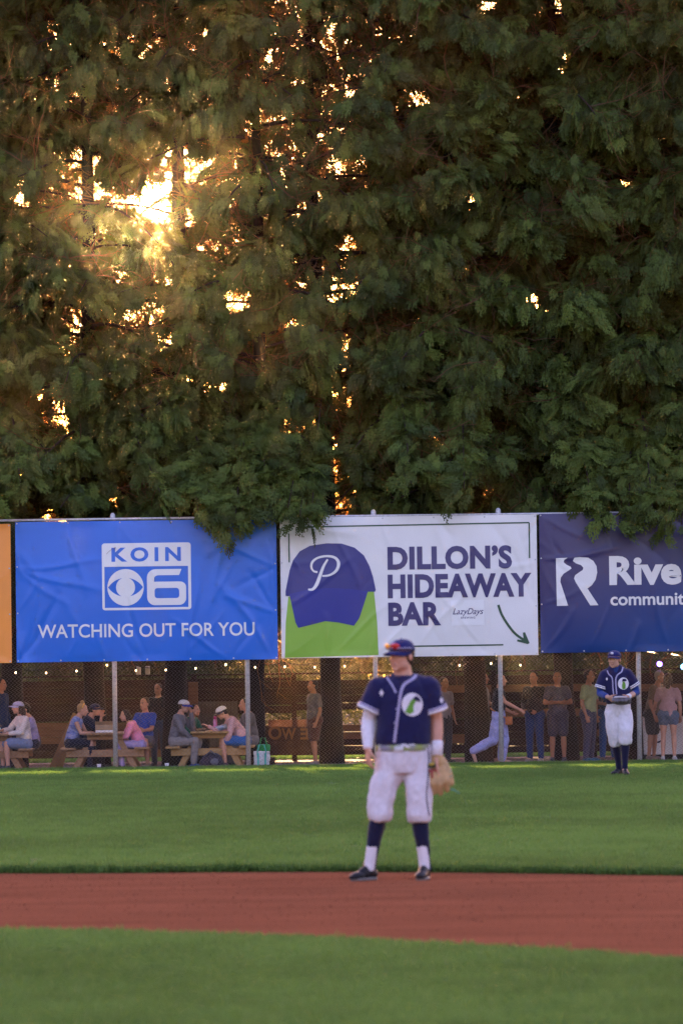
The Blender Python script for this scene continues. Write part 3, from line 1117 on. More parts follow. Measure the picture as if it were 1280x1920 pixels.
b3.stroke(z7((234, 327), (216, 322), (206, 304), (211, 280), (236, 261), (278, 253), (315, 261), (331, 285), (322, 318), (292, 340), (256, 345)), [4, 3.5, 4, 4.5, 4, 4, 5, 6, 5.5, 4, 3], M_white, .0135, 'letter')
b3.text('DILLON’S', 842.5, 1045.5, 233, 44, M_ink, .004, 0.045, spacing=1.05)
b3.text('HIDEAWAY', 861, 1098, 269, 45, M_ink, .004, 0.045, spacing=1.05)
b3.text('BAR', 776.7, 1151, 98.5, 44, M_ink, .004, 0.045, spacing=1.05)
b3.poly(z7((848, 458), (1001, 455), (1003, 571), (851, 574)), M_patch, .003, 'sponsor_patch')
b3.text('LazyDays', 876.8, 1148, 57.5, 15, M_ink, .006, 0.006, shear=0.35)
b3.text('BREWING', 876.8, 1158.2, 26.5, 3.6, M_ink, .006, 0.012, spacing=1.2)
b3.stroke(z7((1067, 478), (1082, 521), (1110, 568), (1146, 612), (1190, 643)), 4.6, M_green, .004, 'arrow_shaft')
b3.poly(z7((1180, 606), (1190, 604), (1211, 654), (1203, 659), (1153, 646), (1155, 637), (1184, 642)), M_green, .007, 'arrow_head')
for pts in (((150, 119), (1210, 98)), ((102, 148), (104, 282)), ((1209, 99), (1211, 262)), ((600, 670), (1090, 662))):
    b3.stroke(z7(*pts), 2.6, M_green, .004, 'border_line', 12)

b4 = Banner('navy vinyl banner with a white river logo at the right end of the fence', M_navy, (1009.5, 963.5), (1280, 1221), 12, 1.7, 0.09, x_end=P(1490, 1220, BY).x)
b4.poly(z5((260, 627), (355, 622), (328, 640), (322, 658), (345, 678), (378, 694), (385, 708), (362, 725), (322, 750), (299, 783), (296, 815), (358, 1006), (268, 1008)), M_white, .004, 'river_emblem')
b4.poly(z5((395, 648), (408, 623), (450, 617), (518, 622), (560, 648), (585, 690), (590, 740), (577, 798), (548, 842), (512, 868), (600, 1002), (535, 1004), (420, 822), (405, 787), (414, 762), (445, 740), (475, 720), (479, 702), (462, 682), (422, 668)), M_white, .004, 'river_emblem')
b4.text('Rive', 1208.5, 1069.5, 135.5, 55, M_white, .004, 0.04)
b4.text('community', 1220, 1127, 154, 30, M_white, .004, 0.022)
# ------------------------------------------------------------------ board fence behind the picnic area
M_board = mat('weathered_board', (0.03, 0.018, 0.015), 0.85, 0.3, 4.0, 0.5, 25, 0.1, color2=(0.065, 0.038, 0.03), stretch=(0.6, 4, 9))
M_board2 = mat('newer_board', (0.17, 0.095, 0.06), 0.8, 0.25, 4.0, 0.4, 25, 0.1, color2=(0.26, 0.15, 0.09), stretch=(0.6, 4, 9))
M_grey = mat('grey_panel', (0.13, 0.12, 0.13), 0.85, 0.2, 5.0, 0.3, 30)
WY = 107.0
wf = thing('board_fence', 'weathered horizontal board fence behind the picnic area under the cedars', 'fence', (0, WY, -0.285))
rd = random.Random(5)
top = 1.68
bays = [-9.0 + 2.0 * k for k in range(10)]
for bi, x0 in enumerate(bays):
    bm = bmesh.new()
    box(bm, -.05, .05, -.05, .05, 0, top + .06, bevel=.006)
    o = obj('post', bm, M_board, wf, smooth=False)
    o.location = (x0, 0, 0)
    z = 0.12
    k = 0
    open_bay = bi in (3, 4)
    while z < top - 0.05:
        h = rd.choice((.13, .14, .145, .18))
        gap = rd.choice((.002, .003, .004, .006, .02))
        if open_bay and 0.64 < z < 0.97:  # boards left out here to let the low sun reach the lawn
            z += .06
            continue
        bm = bmesh.new()
        sag = rd.uniform(-.008, .008)
        box(bm, .052, 1.948, -.012, .012, 0, min(h, top - z), bevel=.004)
        o = obj('board', bm, M_board2 if rd.random() < .22 else M_board, wf, smooth=False)
        o.location = (x0, -.03 + rd.uniform(-.006, .006), z)
        o.rotation_euler = (0, sag * .5, 0)
        z += h + gap
        k += 1
bm = bmesh.new()
box(bm, -9, 9.1, -.06, .04, 0, .03, bevel=.004)
o = obj('cap_rail', bm, M_board, wf, smooth=False)
o.location = (0, -.02, top + .062)

# back of a fabric sign tied in the open bay, light coming through it
M_sign = mat('fabric_sign', (0.085, 0.045, 0.032), 0.8, 0.2, 6.0, 0.2, 40, translucent=0.22)
M_signl = mat('fabric_sign_letters', (0.42, 0.22, 0.10), 0.8, 0.1, 6.0, translucent=0.35)
SGY = 106.7
a, b = P(503, 1350, SGY), P(592, 1415, SGY)
bm = bmesh.new()
nx = 24
vs = [[bm.verts.new((x, -0.02 * math.sin(i * .9) - .015 * math.sin(PI * j / 8), z)) for j, z in enumerate(np.linspace(b.z - a.z, 0, 9))] for i, x in enumerate(np.linspace(0, b.x - a.x, nx))]
for i in range(nx - 1):
    for j in range(8):
        bm.faces.new((vs[i][j], vs[i + 1][j], vs[i + 1][j + 1], vs[i][j + 1]))
sg = obj('fabric_sign', bm, M_sign)
sg.location = a
tag(sg, 'dark brown fabric sign with mirrored tan letters tied to the board fence', 'sign')
for s, cx, w, hh, cy in (('O', 515.5, 25, 26, 1374), ('W', 541.5, 27, 21, 1376), ('E', 571, 16, 21, 1376)):
    q = P(cx, cy, SGY) - a
    for lb in letters(s, q.x, q.z, w / FPX * SGY, hh / FPX * SGY, .03):
        for v in lb.verts:
            if s == 'E':
                v.co.x = 2 * q.x - v.co.x            # the back of the print shows it mirrored
            v.co.y = -.045
        bmesh.ops.recalc_face_normals(lb, faces=lb.faces[:])
        obj('letter', lb, M_signl, sg)
# lean-to panels and a pale post
pp = P(400, 1370, 106.5)
bm = bmesh.new()
for k in range(14):
    box(bm, -.5 + k * .072, -.5 + k * .072 + .066, -.01 - .008 * (k % 2), .01, 0, 1.22)
o = obj('grey_panel', bm, M_grey, None, smooth=False)
o.location = (P(399, 1370, 106.5).x, 106.55, -0.28)
tag(o, 'grey corrugated panel leaning on the board fence behind the yellow picnic table', 'panel')
bm = bmesh.new()
box(bm, -.095, .095, -.03, .03, 0, 1.62, bevel=.006)
o = obj('wooden_post', bm, M_board2, None, smooth=False)
o.location = (P(362, 1300, 106.0).x, 106.1, -0.285)
tag(o, 'broad orange wooden post behind the woman in green', 'post')
for px in (260, 277):
    bm = bmesh.new()
    box(bm, -.045, .045, -.05, .05, 0, .17, bevel=.012)
    box(bm, -.035, .035, -.056, -.05, .02, .15)
    o = obj('white_box', bm, mat('white_plastic', (.6, .6, .62), .5), None, smooth=False)
    q = P(px, 1263, WY)
    o.location = (q.x, WY - .02, -0.285 + top + .096)
    tag(o, 'small white box on the board fence, %s of the pair' % ('left one' if px == 260 else 'right one'), 'box', 'white boxes on the board fence')

# shrubs and far trees beyond it
M_shrubleaf = leaf_mat('shrub_leaf', (0.014, 0.026, 0.008), (0.07, 0.095, 0.02), (0.07, 0.065, 0.012), 0.3, 0.5)


def shrub_spray(seed):
    rd = random.Random(seed)
    bm = bmesh.new()
    for k in range(22):
        y = rd.uniform(.1, 1)
        a = rd.uniform(0, 6.28)
        p = Vector((rd.gauss(0, .18), y, rd.gauss(0, .18)))
        d = Vector((math.cos(a), rd.uniform(.2, 1), math.sin(a) * .7)).normalized()
        s = d.cross(Vector((rd.gauss(0, 1), rd.gauss(0, 1), rd.gauss(0, 1)))).normalized()
        l, w = rd.uniform(.18, .3), rd.uniform(.05, .08)
        v = [bm.verts.new(c) for c in (p, p + d * l * .5 + s * w, p + d * l, p + d * l * .5 - s * w)]
        bm.faces.new(v)
    return bm


SHRUBS = [proto('shrub_spray%d' % k, shrub_spray(k), M_shrubleaf) for k in range(3)]


def make_shrub(px, Y, rx, h, label, n, tint):
    base = P(px, 1300, Y)
    base.z = ground_z(Y)
    t = thing('shrub', label, 'shrub', base, 0, 'shrubs beyond the board fence')
    nr = np.random.default_rng(int(px) + 3000)
    nblob = 16
    cen = np.stack([nr.normal(0, rx * .5, nblob), nr.normal(0, rx * .4, nblob), nr.uniform(.15, .88, nblob) * h], 1)
    pick = nr.integers(0, nblob, n)
    u = nr.normal(0, 1, (n, 3))
    u /= np.linalg.norm(u, axis=1, keepdims=True)
    pos = cen[pick] + u * nr.uniform(.2, .55, (n, 1)) * min(1, rx)
    pos[:, 2] = np.clip(pos[:, 2], .05, h)
    instancer('foliage', pos, euler_rows(u + np.array([0, 0, .3]), nr.normal(0, 1, (n, 3))), nr.uniform(.2, .4, n), nr.integers(0, 3, n), nr.normal(tint, .15, n).clip(0, .9), SHRUBS, t)
    bm = bmesh.new()
    for c in cen[:7]:
        tube(bm, [(0, 0, 0), (c[0] * .4, c[1] * .4, c[2] * .55), tuple(c)], [.03, .02, .008], 5)
    s = obj('stems', bm, M_limb, t)
    s['kind'] = 'stuff'


for a in ((40, 121, 1.3, 3.6, 'tall dark shrub beyond the board fence at the left end', 1500, .2), (150, 117, 1.0, 3.0, 'leafy shrub beyond the board fence left of the first steel post', 1300, .35),
          (285, 120, 1.1, 3.4, 'leafy shrub beyond the board fence right of the first steel post', 1500, .3), (385, 118, .95, 3.0, 'shrub beyond the board fence over the grey panel', 1300, .3),
          (545, 150, 1.4, 2.6, 'far shrub seen over the mirrored fabric sign', 1200, .45), (775, 121, 1.0, 3.5, 'dark shrub beyond the board fence behind the infield player', 1500, .2),
          (830, 118, 1.1, 3.2, 'shrub beyond the board fence right of the infield player', 1300, .25), (975, 120, 1.1, 3.4, 'shrub with amber leaves right of the post by the walking woman', 1500, .5),
          (1090, 117, .8, 3.0, 'bright yellow green shrub left of the outfield player', 1200, .7), (1180, 121, 1.0, 3.4, 'shrub directly behind the outfield player', 1300, .45), (1270, 118, 1.0, 3.2, 'shrub beyond the board fence at the right end', 1300, .4)):
    make_shrub(*a)
n = 9000
x = rng.uniform(-60, 60, n)
pos = np.stack([x, 230 + rng.normal(0, 4, n), rng.uniform(0, 1, n) ** .8 * (6.5 + 2.0 * np.sin(x * .21) + 1.2 * np.sin(x * .6 + 1))], 1)
far = instancer('distant_woods', pos, rng.uniform(0, 6.28, (n, 3)), rng.uniform(1.5, 2.6, n), rng.integers(0, 3, n), rng.uniform(0, .5, n), SHRUBS)

# ------------------------------------------------------------------ string lights
M_bulb = mat('warm_bulb', (1, .75, .45), .4, emit=((1.0, .62, .28), 2.4))
M_cable = mat('black_cable', (.02, .02, .02), .6)
SLY = 102.2
BULBS = [(-20, 1263), (30, 1261), (87, 1261.5), (144, 1258), (201, 1247), (255, 1257), (311, 1256), (367, 1253), (423.5, 1246), (478.5, 1251), (534, 1250), (590, 1251), (646, 1249), (861, 1247.5), (920, 1244), (975, 1247)]
sl = thing('string_lights', 'string of warm glowing bulbs strung across the picnic area under the banners', 'lights', P(300, 1245, SLY))
org = sl.location.copy()
cab = []
for i, (px, py) in enumerate(BULBS):
    q = P(px, py, SLY) - org
    cab.append(q + Vector((0, 0, .09)))
    if i < len(BULBS) - 1:
        r2 = P(*BULBS[i + 1], SLY) - org
        for f in (.25, .5, .75):
            cab.append(q.lerp(r2, f) + Vector((0, 0, .09 - .05 * math.sin(PI * f))))
    bm = bmesh.new()
    bmesh.ops.create_uvsphere(bm, u_segments=10, v_segments=6, radius=.017)
    for v in bm.verts:
        v.co.z *= 1.35 if v.co.z < 0 else 1.1
    o = obj('bulb', bm, M_bulb, sl)
    o.location = q
    bm = bmesh.new()
    tube(bm, [(0, 0, .028), (0, 0, .09)], .016, 8)
    obj('socket', bm, M_cable, o)
bm = bmesh.new()
tube(bm, cab, .007, 5)
obj('cable', bm, M_cable, sl)
for px, py, c, nm in ((1235, 1245, (.2, .08, 1.0), 'violet'), (1279.5, 1250, (.05, .45, 1.0), 'cyan')):
    bm = bmesh.new()
    tube(bm, [(0, -.06, 0), (0, .06, 0)], [.06, .045], 14)
    q = P(px, py, 103.0)
    o = obj('stage_light', bm, M_cable)
    o.location = q
    tag(o, 'small %s stage lamp glowing above the white bar counter' % nm, 'lamp', 'coloured lamps over the bar counter')
    bm = bmesh.new()
    bmesh.ops.create_cone(bm, segments=14, cap_ends=True, radius1=.05, radius2=.05, depth=.004, matrix=Matrix.Rotation(PI / 2, 4, 'X'))
    l_ = obj('lens', bm, mat('lamp_' + nm, c, .3, emit=(c, 6.0)), o)
    l_.location = (0, -.064, 0)
    bm = bmesh.new()
    tube(bm, [(0, 0, .05), (0, .02, .2), (0, 4.0 - .1, .25)], .01, 5)
    obj('bracket', bm, M_cable, o)
# ------------------------------------------------------------------ body building
def V3(*a):
    return Vector(a)


def p_sphere(bm, c, r, M=None, seg=14):
    rx, ry, rz = (r, r, r) if not hasattr(r, '__len__') else r
    c = Vector(c)
    nv = max(4, seg * 2 // 3)
    def pt(x, y, z):
        q = Vector((x * rx, y * ry, z * rz))
        return bm.verts.new(c + (M @ q if M is not None else q))
    top, bot = pt(0, 0, 1), pt(0, 0, -1)
    rows = []
    for j in range(1, nv):
        t = PI * j / nv
        rows.append([pt(math.sin(t) * math.cos(2 * PI * i / seg), math.sin(t) * math.sin(2 * PI * i / seg), math.cos(t)) for i in range(seg)])
    for i in range(seg):
        k = (i + 1) % seg
        bm.faces.new((top, rows[0][i], rows[0][k]))
        bm.faces.new((bot, rows[-1][k], rows[-1][i]))
        for u, v in zip(rows, rows[1:]):
            bm.faces.new((u[i], v[i], v[k], u[k]))


def p_cap(bm, a, b, ra, rb, seg=14):
    a, b = Vector(a), Vector(b)
    p_sphere(bm, a, ra, seg=seg)
    p_sphere(bm, b, rb, seg=seg)
    tube(bm, [a, b], [ra, rb], seg)


def p_loft(bm, rings, seg=28):
    """rings: (x, y, z, rx, ry) horizontal ellipses, bottom to top or top to bottom"""
    rs = []
    for (x, y, z, rx, ry) in rings:
        rs.append([bm.verts.new((x + rx * math.cos(k * 2 * PI / seg), y + ry * math.sin(k * 2 * PI / seg), z)) for k in range(seg)])
    for a, b in zip(rs, rs[1:]):
        for k in range(seg):
            bm.faces.new((a[k], a[(k + 1) % seg], b[(k + 1) % seg], b[k]))
    bm.faces.new(rs[0][::-1])
    bm.faces.new(rs[-1])


def p_chain(bm, pts, radii, seg=14):
    for (a, b), (ra, rb) in zip(zip(pts, pts[1:]), zip(radii, radii[1:])):
        p_cap(bm, a, b, ra, rb, seg)


def fuse(bm, voxel, smooth=3, wr=0.0, freq=9.0, stretch=(1, 1, 1), seed=0.0):
    """melt overlapping closed shapes into one continuous skin"""
    bmesh.ops.recalc_face_normals(bm, faces=bm.faces[:])
    me = bpy.data.meshes.new('fuse')
    bm.to_mesh(me)
    bm.free()
    o = bpy.data.objects.new('fuse', me)
    WORK.collection.objects.link(o)
    md = o.modifiers.new('r', 'REMESH')
    md.mode = 'VOXEL'
    md.voxel_size = voxel
    md.adaptivity = 0.0
    dg = work_depsgraph()
    out = bpy.data.meshes.new_from_object(o.evaluated_get(dg))
    WORK.collection.objects.unlink(o)
    bpy.data.objects.remove(o)
    bm = bmesh.new()
    bm.from_mesh(out)
    for _ in range(smooth):
        bmesh.ops.smooth_vert(bm, verts=bm.verts, factor=0.5, use_axis_x=True, use_axis_y=True, use_axis_z=True)
    if wr:
        bm.normal_update()
        for v in bm.verts:
            c = v.co
            q = Vector((c.x * stretch[0], c.y * stretch[1], c.z * stretch[2])) * freq + Vector((seed, seed * 1.7, 0))
            w = noise.noise(q) + 0.5 * (1 - 2 * abs(noise.noise(q * 1.7 + Vector((5, 1, 2)))))
            v.co = c + v.normal * (w * wr)
    bm.normal_update()
    bm.to_mesh(out)
    bm.free()
    return out


def head_prims(bm, c, s, yaw, pitch, roll=0.0, detail=True):
    M = Matrix.Rotation(yaw, 3, 'Z') @ Matrix.Rotation(pitch, 3, 'X') @ Matrix.Rotation(roll, 3, 'Y')
    def T(x, y, z):
        return Vector(c) + M @ (Vector((x, y, z)) * s)
    def E(x, y, z, r, m=None):
        p_sphere(bm, T(x, y, z), tuple(q * s for q in r), M if m is None else M @ m, 18)
    E(0, .012, .035, (.076, .095, .086))
    E(0, -.028, -.018, (.063, .066, .080))
    E(0, -.030, -.070, (.050, .056, .042))
    E(0, -.070, -.096, (.022, .020, .018))           # chin
    E(.045, -.020, -.060, (.020, .040, .040))
    E(-.045, -.020, -.060, (.020, .040, .040))
    if detail:
        p_cap(bm, T(0, -.092, .014), T(0, -.118, -.028), .009 * s, .013 * s, 10)
        p_sphere(bm, T(.011, -.103, -.031), .008 * s, None, 8)
        p_sphere(bm, T(-.011, -.103, -.031), .008 * s, None, 8)
        for k in (-1, 1):
            p_cap(bm, T(.012 * k, -.090, .022), T(.045 * k, -.078, .022), .009 * s, .009 * s, 8)      # brow
            p_cap(bm, T(.030 * k, -.078, -.030), T(.050 * k, -.055, -.022), .014 * s, .012 * s, 8)    # cheek
            p_sphere(bm, T(.080 * k, .010, -.012), (.010 * s, .020 * s, .032 * s), M, 10)             # ear
        p_cap(bm, T(-.018, -.091, -.056), T(.018, -.091, -.056), .006 * s, .006 * s, 8)
        p_cap(bm, T(-.015, -.090, -.066), T(.015, -.090, -.066), .007 * s, .007 * s, 8)
    return M


def hand_prims(bm, wrist, d, thumb, curl=0.35, s=1.0, spread=0.10):
    """d: direction from wrist to fingertips; thumb: side on which the thumb sits; fingers curl about d x thumb"""
    d = Vector(d).normalized()
    t = (Vector(thumb) - d * Vector(thumb).dot(d)).normalized()
    n_ = d.cross(t)                                  # back of the hand
    w = Vector(wrist)
    for k in range(4):
        a = w + d * .012 * s + t * (.022 - .015 * k) * s
        b = w + d * .088 * s + t * (.034 - .0225 * k) * s
        p_cap(bm, a, b, .014 * s, .0125 * s, 8)
    lens = (.072, .080, .074, .058)
    for k in range(4):
        q = w + d * .090 * s + t * (.034 - .0225 * k) * s
        ang = 0.0
        f = (d + t * (spread * (1.5 - k) / 1.5)).normalized()
        for j, fr in enumerate((.45, .32, .23)):
            ang += curl * (1.0 + .15 * k) * (.7 if j == 0 else 1.0)
            e = q + (f * math.cos(ang) - n_ * math.sin(ang)) * lens[k] * fr * s
            p_cap(bm, q, e, (.0098 - .0008 * j) * s, (.0092 - .0009 * j) * s, 8)
            q = e
    q = w + d * .022 * s + t * .030 * s
    f = (t * .75 + d * .75 - n_ * .25).normalized()
    for j, l in enumerate((.042, .034, .027)):
        e = q + f * l * s
        p_cap(bm, q, e, (.0135 - .002 * j) * s, (.012 - .002 * j) * s, 8)
        q = e
        f = (f + d * .35 - n_ * curl * .5).normalized()


M_skin = mat('skin', (0.56, 0.29, 0.205), 0.55, 0.08, 22.0, 0.08, 180, 0.35)
M_skin2 = mat('skin_fair', (0.50, 0.27, 0.20), 0.55, 0.08, 22.0, 0.08, 180, 0.35)
M_skin3 = mat('skin_darker', (0.33, 0.16, 0.10), 0.55, 0.08, 22.0, 0.08, 180, 0.35)
for m_ in (M_skin, M_skin2, M_skin3):
    b_ = m_.node_tree.nodes['Principled BSDF']
    b_.inputs['Subsurface Weight'].default_value = 0.12
    b_.inputs['Subsurface Radius'].default_value = (.02, .008, .004)
M_eye = mat('eye_white', (.7, .68, .66), .25, .02)
M_iris = mat('iris', (.03, .022, .018), .2, .02)
M_lip = mat('lip', (.34, .12, .10), .5, .05)


def cloth(name, c, wr=0.25, rough=0.85, c2=None, scale=30.0):
    return mat(name, c, rough, 0.1, scale, wr, 140, 0.2, color2=c2, sheen=0.15)


M_jersey = cloth('navy_jersey', (0.010, 0.010, 0.058))
M_under = cloth('undershirt', (0.008, 0.010, 0.055))
M_pant = cloth('white_pants', (0.62, 0.58, 0.64))
M_wht = cloth('white_cloth', (0.70, 0.67, 0.74))
M_sock = cloth('navy_sock', (0.006, 0.007, 0.035))
M_pipe = cloth('grey_piping', (0.36, 0.33, 0.50))
M_cap = cloth('royal_cap', (0.012, 0.014, 0.10))
M_shoe = mat('black_cleat', (0.010, 0.010, 0.014), 0.5, 0.3, 30, 0.1, 80, 0.25)
M_sole = mat('grey_sole', (0.16, 0.15, 0.15), 0.6, 0.1, 20)
M_leath = mat('tan_leather', (0.44, 0.275, 0.125), 0.55, 0.2, 18.0, 0.25, 90, 0.4)
M_leathd = mat('dark_leather', (0.05, 0.035, 0.035), 0.5, 0.2, 18.0, 0.2, 90, 0.4)
M_belt = mat('patterned_belt', (0.22, 0.20, 0.26), 0.7, 0.1, 15.0, color2=(0.24, 0.29, 0.05))
M_pickle = cloth('green_print', (0.13, 0.30, 0.045))
M_hairb = mat('brown_hair', (0.035, 0.02, 0.013), 0.6, 0.3, 40, 0.5, 90, stretch=(3, 3, .6))


def cap_shape(parent, c, s, M, m, m_brim=None, brim_pitch=0.0, name='cap'):
    bm = bmesh.new()
    nu, nv = 24, 9
    rows = []
    for j in range(nv):
        ph = (j / (nv - 1)) * PI / 2
        row = []
        for i in range(nu):
            a = 2 * PI * i / nu
            r = math.cos(ph) ** .85 if j < nv - 1 else 0.02
            row.append(bm.verts.new((.089 * r * math.cos(a), .012 + .107 * r * math.sin(a), .026 + .083 * math.sin(ph) ** .9 - .012 * (1 - math.sin(ph)) * math.sin(a))))
        rows.append(row)
    for a, b in zip(rows, rows[1:]):
        for i in range(nu):
            bm.faces.new((a[i], a[(i + 1) % nu], b[(i + 1) % nu], b[i]))
    bm.faces.new(rows[-1])
    inner = [bm.verts.new(v.co * 0.95 + Vector((0, 0, .002))) for v in rows[0]]
    for i in range(nu):
        bm.faces.new((rows[0][(i + 1) % nu], rows[0][i], inner[i], inner[(i + 1) % nu]))
    p_sphere(bm, (0, .012, .110), (.008, .008, .005), None, 8)
    for v in bm.verts:
        v.co = Vector(c) + M @ (v.co * s)
    cp = obj(name, bm, m, parent)
    bm = bmesh.new()
    n = 13
    top, bot = [], []
    for i in range(n):
        a = PI + PI * i / (n - 1)
        ca, sa = math.cos(a), math.sin(a)
        rr = []
        for t in (0, .5, 1.0):
            x = .088 * ca * (1 - .10 * t)
            y = .012 + .104 * sa * (1 + 0) + (-.082 * t) * (abs(sa) ** .55)
            z = .034 - .012 * abs(ca) ** 2 * 1.0 - t * (.012 + .016 * ca * ca) + math.tan(brim_pitch) * t * .08 * abs(sa)
            rr.append(Vector((x, y, z)))
        top.append([bm.verts.new(Vector(c) + M @ (q * s)) for q in rr])
        bot.append([bm.verts.new(Vector(c) + M @ ((q - Vector((0, 0, .005))) * s)) for q in rr])
    for i in range(n - 1):
        for k in range(2):
            bm.faces.new((top[i][k], top[i][k + 1], top[i + 1][k + 1], top[i + 1][k]))
            bm.faces.new((bot[i][k], bot[i + 1][k], bot[i + 1][k + 1], bot[i][k + 1]))
        bm.faces.new((top[i][2], bot[i][2], bot[i + 1][2], top[i + 1][2]))
    bmesh.ops.recalc_face_normals(bm, faces=bm.faces[:])
    obj('brim', bm, m_brim or m, cp)
    return cp


def face_bits(parent, c, s, M, iris=True):
    for k in (-1, 1):
        bm = bmesh.new()
        p_cap(bm, Vector(c) + M @ (Vector((.014 * k, -.099, .025)) * s), Vector(c) + M @ (Vector((.047 * k, -.085, .027)) * s), .005 * s, .004 * s, 8)
        obj('eyebrow', bm, M_hairb, parent)
        bm = bmesh.new()
        p_sphere(bm, Vector(c) + M @ (Vector((.031 * k, -.076, .004)) * s), (.013 * s, .013 * s, .008 * s), M, 10)
        e = obj('eye', bm, M_eye, parent)
        bm = bmesh.new()
        p_sphere(bm, Vector(c) + M @ (Vector((.031 * k, -.0865, .004)) * s), (.0055 * s, .004 * s, .0055 * s), M, 8)
        obj('iris', bm, M_iris, e)


def shoe(parent, ankle, d, L, m, m_sole, s=1.0, z0=0.0, name='shoe'):
    """ankle: joint; d: toe direction on the ground; sole bottom at z0"""
    d = Vector((d[0], d[1], 0)).normalized()
    n_ = Vector((-d.y, d.x, 0))
    a = Vector((ankle[0], ankle[1], z0))
    M = Matrix((n_, -d, Vector((0, 0, 1)))).transposed()
    bm = bmesh.new()
    def T(y, z):
        return a + d * y * L + Vector((0, 0, z * s))
    p_sphere(bm, T(-.14, .045), (.036 * s, .05 * s, .042 * s), M)
    p_sphere(bm, T(.18, .050), (.042 * s, .08 * s, .042 * s), M)
    p_sphere(bm, T(.45, .036), (.048 * s, .075 * s, .032 * s), M)
    p_sphere(bm, T(.56, .030), (.042 * s, .06 * s, .026 * s), M)
    p_cap(bm, T(0.02, .06), T(-.02, .125), .047 * s, .044 * s)
    p_cap(bm, T(.06, .09), T(.30, .060), .030 * s, .030 * s)
    o = obj(name, fuse(bm, .008 * s, 2), m, parent)
    bm = bmesh.new()
    pts = []
    for k in range(20):
        q = 2 * PI * k / 20
        y = math.cos(q)
        w = .046 * (1 + .12 * y) if abs(y) < .9 else .046
        pts.append((math.sin(q) * w * s, y))
    lo = [bm.verts.new(a + d * (.21 + .5 * y) * L + n_ * x + Vector((0, 0, .0))) for x, y in pts]
    hi = [bm.verts.new(a + d * (.21 + .5 * y) * L + n_ * x + Vector((0, 0, .020 * s))) for x, y in pts]
    for k in range(20):
        bm.faces.new((lo[k], lo[(k + 1) % 20], hi[(k + 1) % 20], hi[k]))
    bm.faces.new(hi)
    bm.faces.new(lo[::-1])
    bmesh.ops.recalc_face_normals(bm, faces=bm.faces[:])
    obj('sole', bm, m_sole, o)
    # laces / flash
    bm = bmesh.new()
    for t in (.16, .23, .30):
        c0 = T(t, .098 - .10 * (t - .1))
        tube(bm, [c0 - n_ * .026 * s - Vector((0, 0, .012 * s)), c0 + Vector((0, 0, .004 * s)), c0 + n_ * .026 * s - Vector((0, 0, .012 * s))], .005 * s, 5)
    l_ = obj('laces', bm, m_sole, o)
    l_['kind'] = 'stuff'
    return o


def onto(bvh, x, z, off, y_from=-3.0):
    h = bvh.ray_cast(Vector((x, y_from, z)), Vector((0, 1, 0)))
    return None if h[0] is None else h[0] + Vector((0, -off, 0)) + h[1] * 0.0


def ribbon(parent, bvh, pts, width, m, name, off=.004, k=7):
    pts = smooth_line([Vector((p[0], p[1], 0)) for p in pts], k)
    bm = bmesh.new()
    prev = None
    for i, p in enumerate(pts):
        d = (pts[min(i + 1, len(pts) - 1)] - pts[max(i - 1, 0)]).normalized()
        n_ = Vector((-d.y, d.x, 0)) * width * .5
        a, b = onto(bvh, p.x + n_.x, p.y + n_.y, off), onto(bvh, p.x - n_.x, p.y - n_.y, off)
        if a is None or b is None:
            prev = None
            continue
        c = onto(bvh, p.x, p.y, off + .002) or (a + b) / 2
        cur = [bm.verts.new(a), bm.verts.new(c), bm.verts.new(b)]
        if prev:
            bm.faces.new((prev[0], cur[0], cur[1], prev[1]))
            bm.faces.new((prev[1], cur[1], cur[2], prev[2]))
        prev = cur
    return obj(name, bm, m, parent)


def decal(parent, bvh, outline, m, name, off):
    """flat print on cloth: fan of rings from the centre, laid on the surface"""
    cx, cz = sum(p[0] for p in outline) / len(outline), sum(p[1] for p in outline) / len(outline)
    bm = bmesh.new()
    c = onto(bvh, cx, cz, off)
    if c is None:
        return None
    vc = bm.verts.new(c)
    prev = None
    for t in (.33, .66, 1.0):
        cur = []
        for x, z in outline:
            q = onto(bvh, cx + (x - cx) * t, cz + (z - cz) * t, off) or Vector((cx + (x - cx) * t, c.y, cz + (z - cz) * t))
            cur.append(bm.verts.new(q))
        n = len(cur)
        for i in range(n):
            if prev is None:
                bm.faces.new((vc, cur[i], cur[(i + 1) % n]))
            else:
                bm.faces.new((prev[i], cur[i], cur[(i + 1) % n], prev[(i + 1) % n]))
        prev = cur
    bmesh.ops.recalc_face_normals(bm, faces=bm.faces[:])
    bm.normal_update()
    if sum(f.normal.y for f in bm.faces) > 0:
        bmesh.ops.reverse_faces(bm, faces=bm.faces[:])
    return obj(name, bm, m, parent)


def sleeve_band(parent, a, b, r, t0, t1, m, name):
    bm = bmesh.new()
    a, b = Vector(a), Vector(b)
    tube(bm, [a.lerp(b, t0), a.lerp(b, t1)], r, 22, cap=True)
    return obj(name, bm, m, parent)


def bvh_of(o):
    return BVHTree.FromPolygons([v.co.copy() for v in o.data.vertices], [tuple(p.vertices) for p in o.data.polygons])


# ------------------------------------------------------------------ infield player
S1 = FPX / 40.0


def L1(px, py, y=0.0):
    return Vector(((px - 750) / S1, y, (1650 - py) / S1))


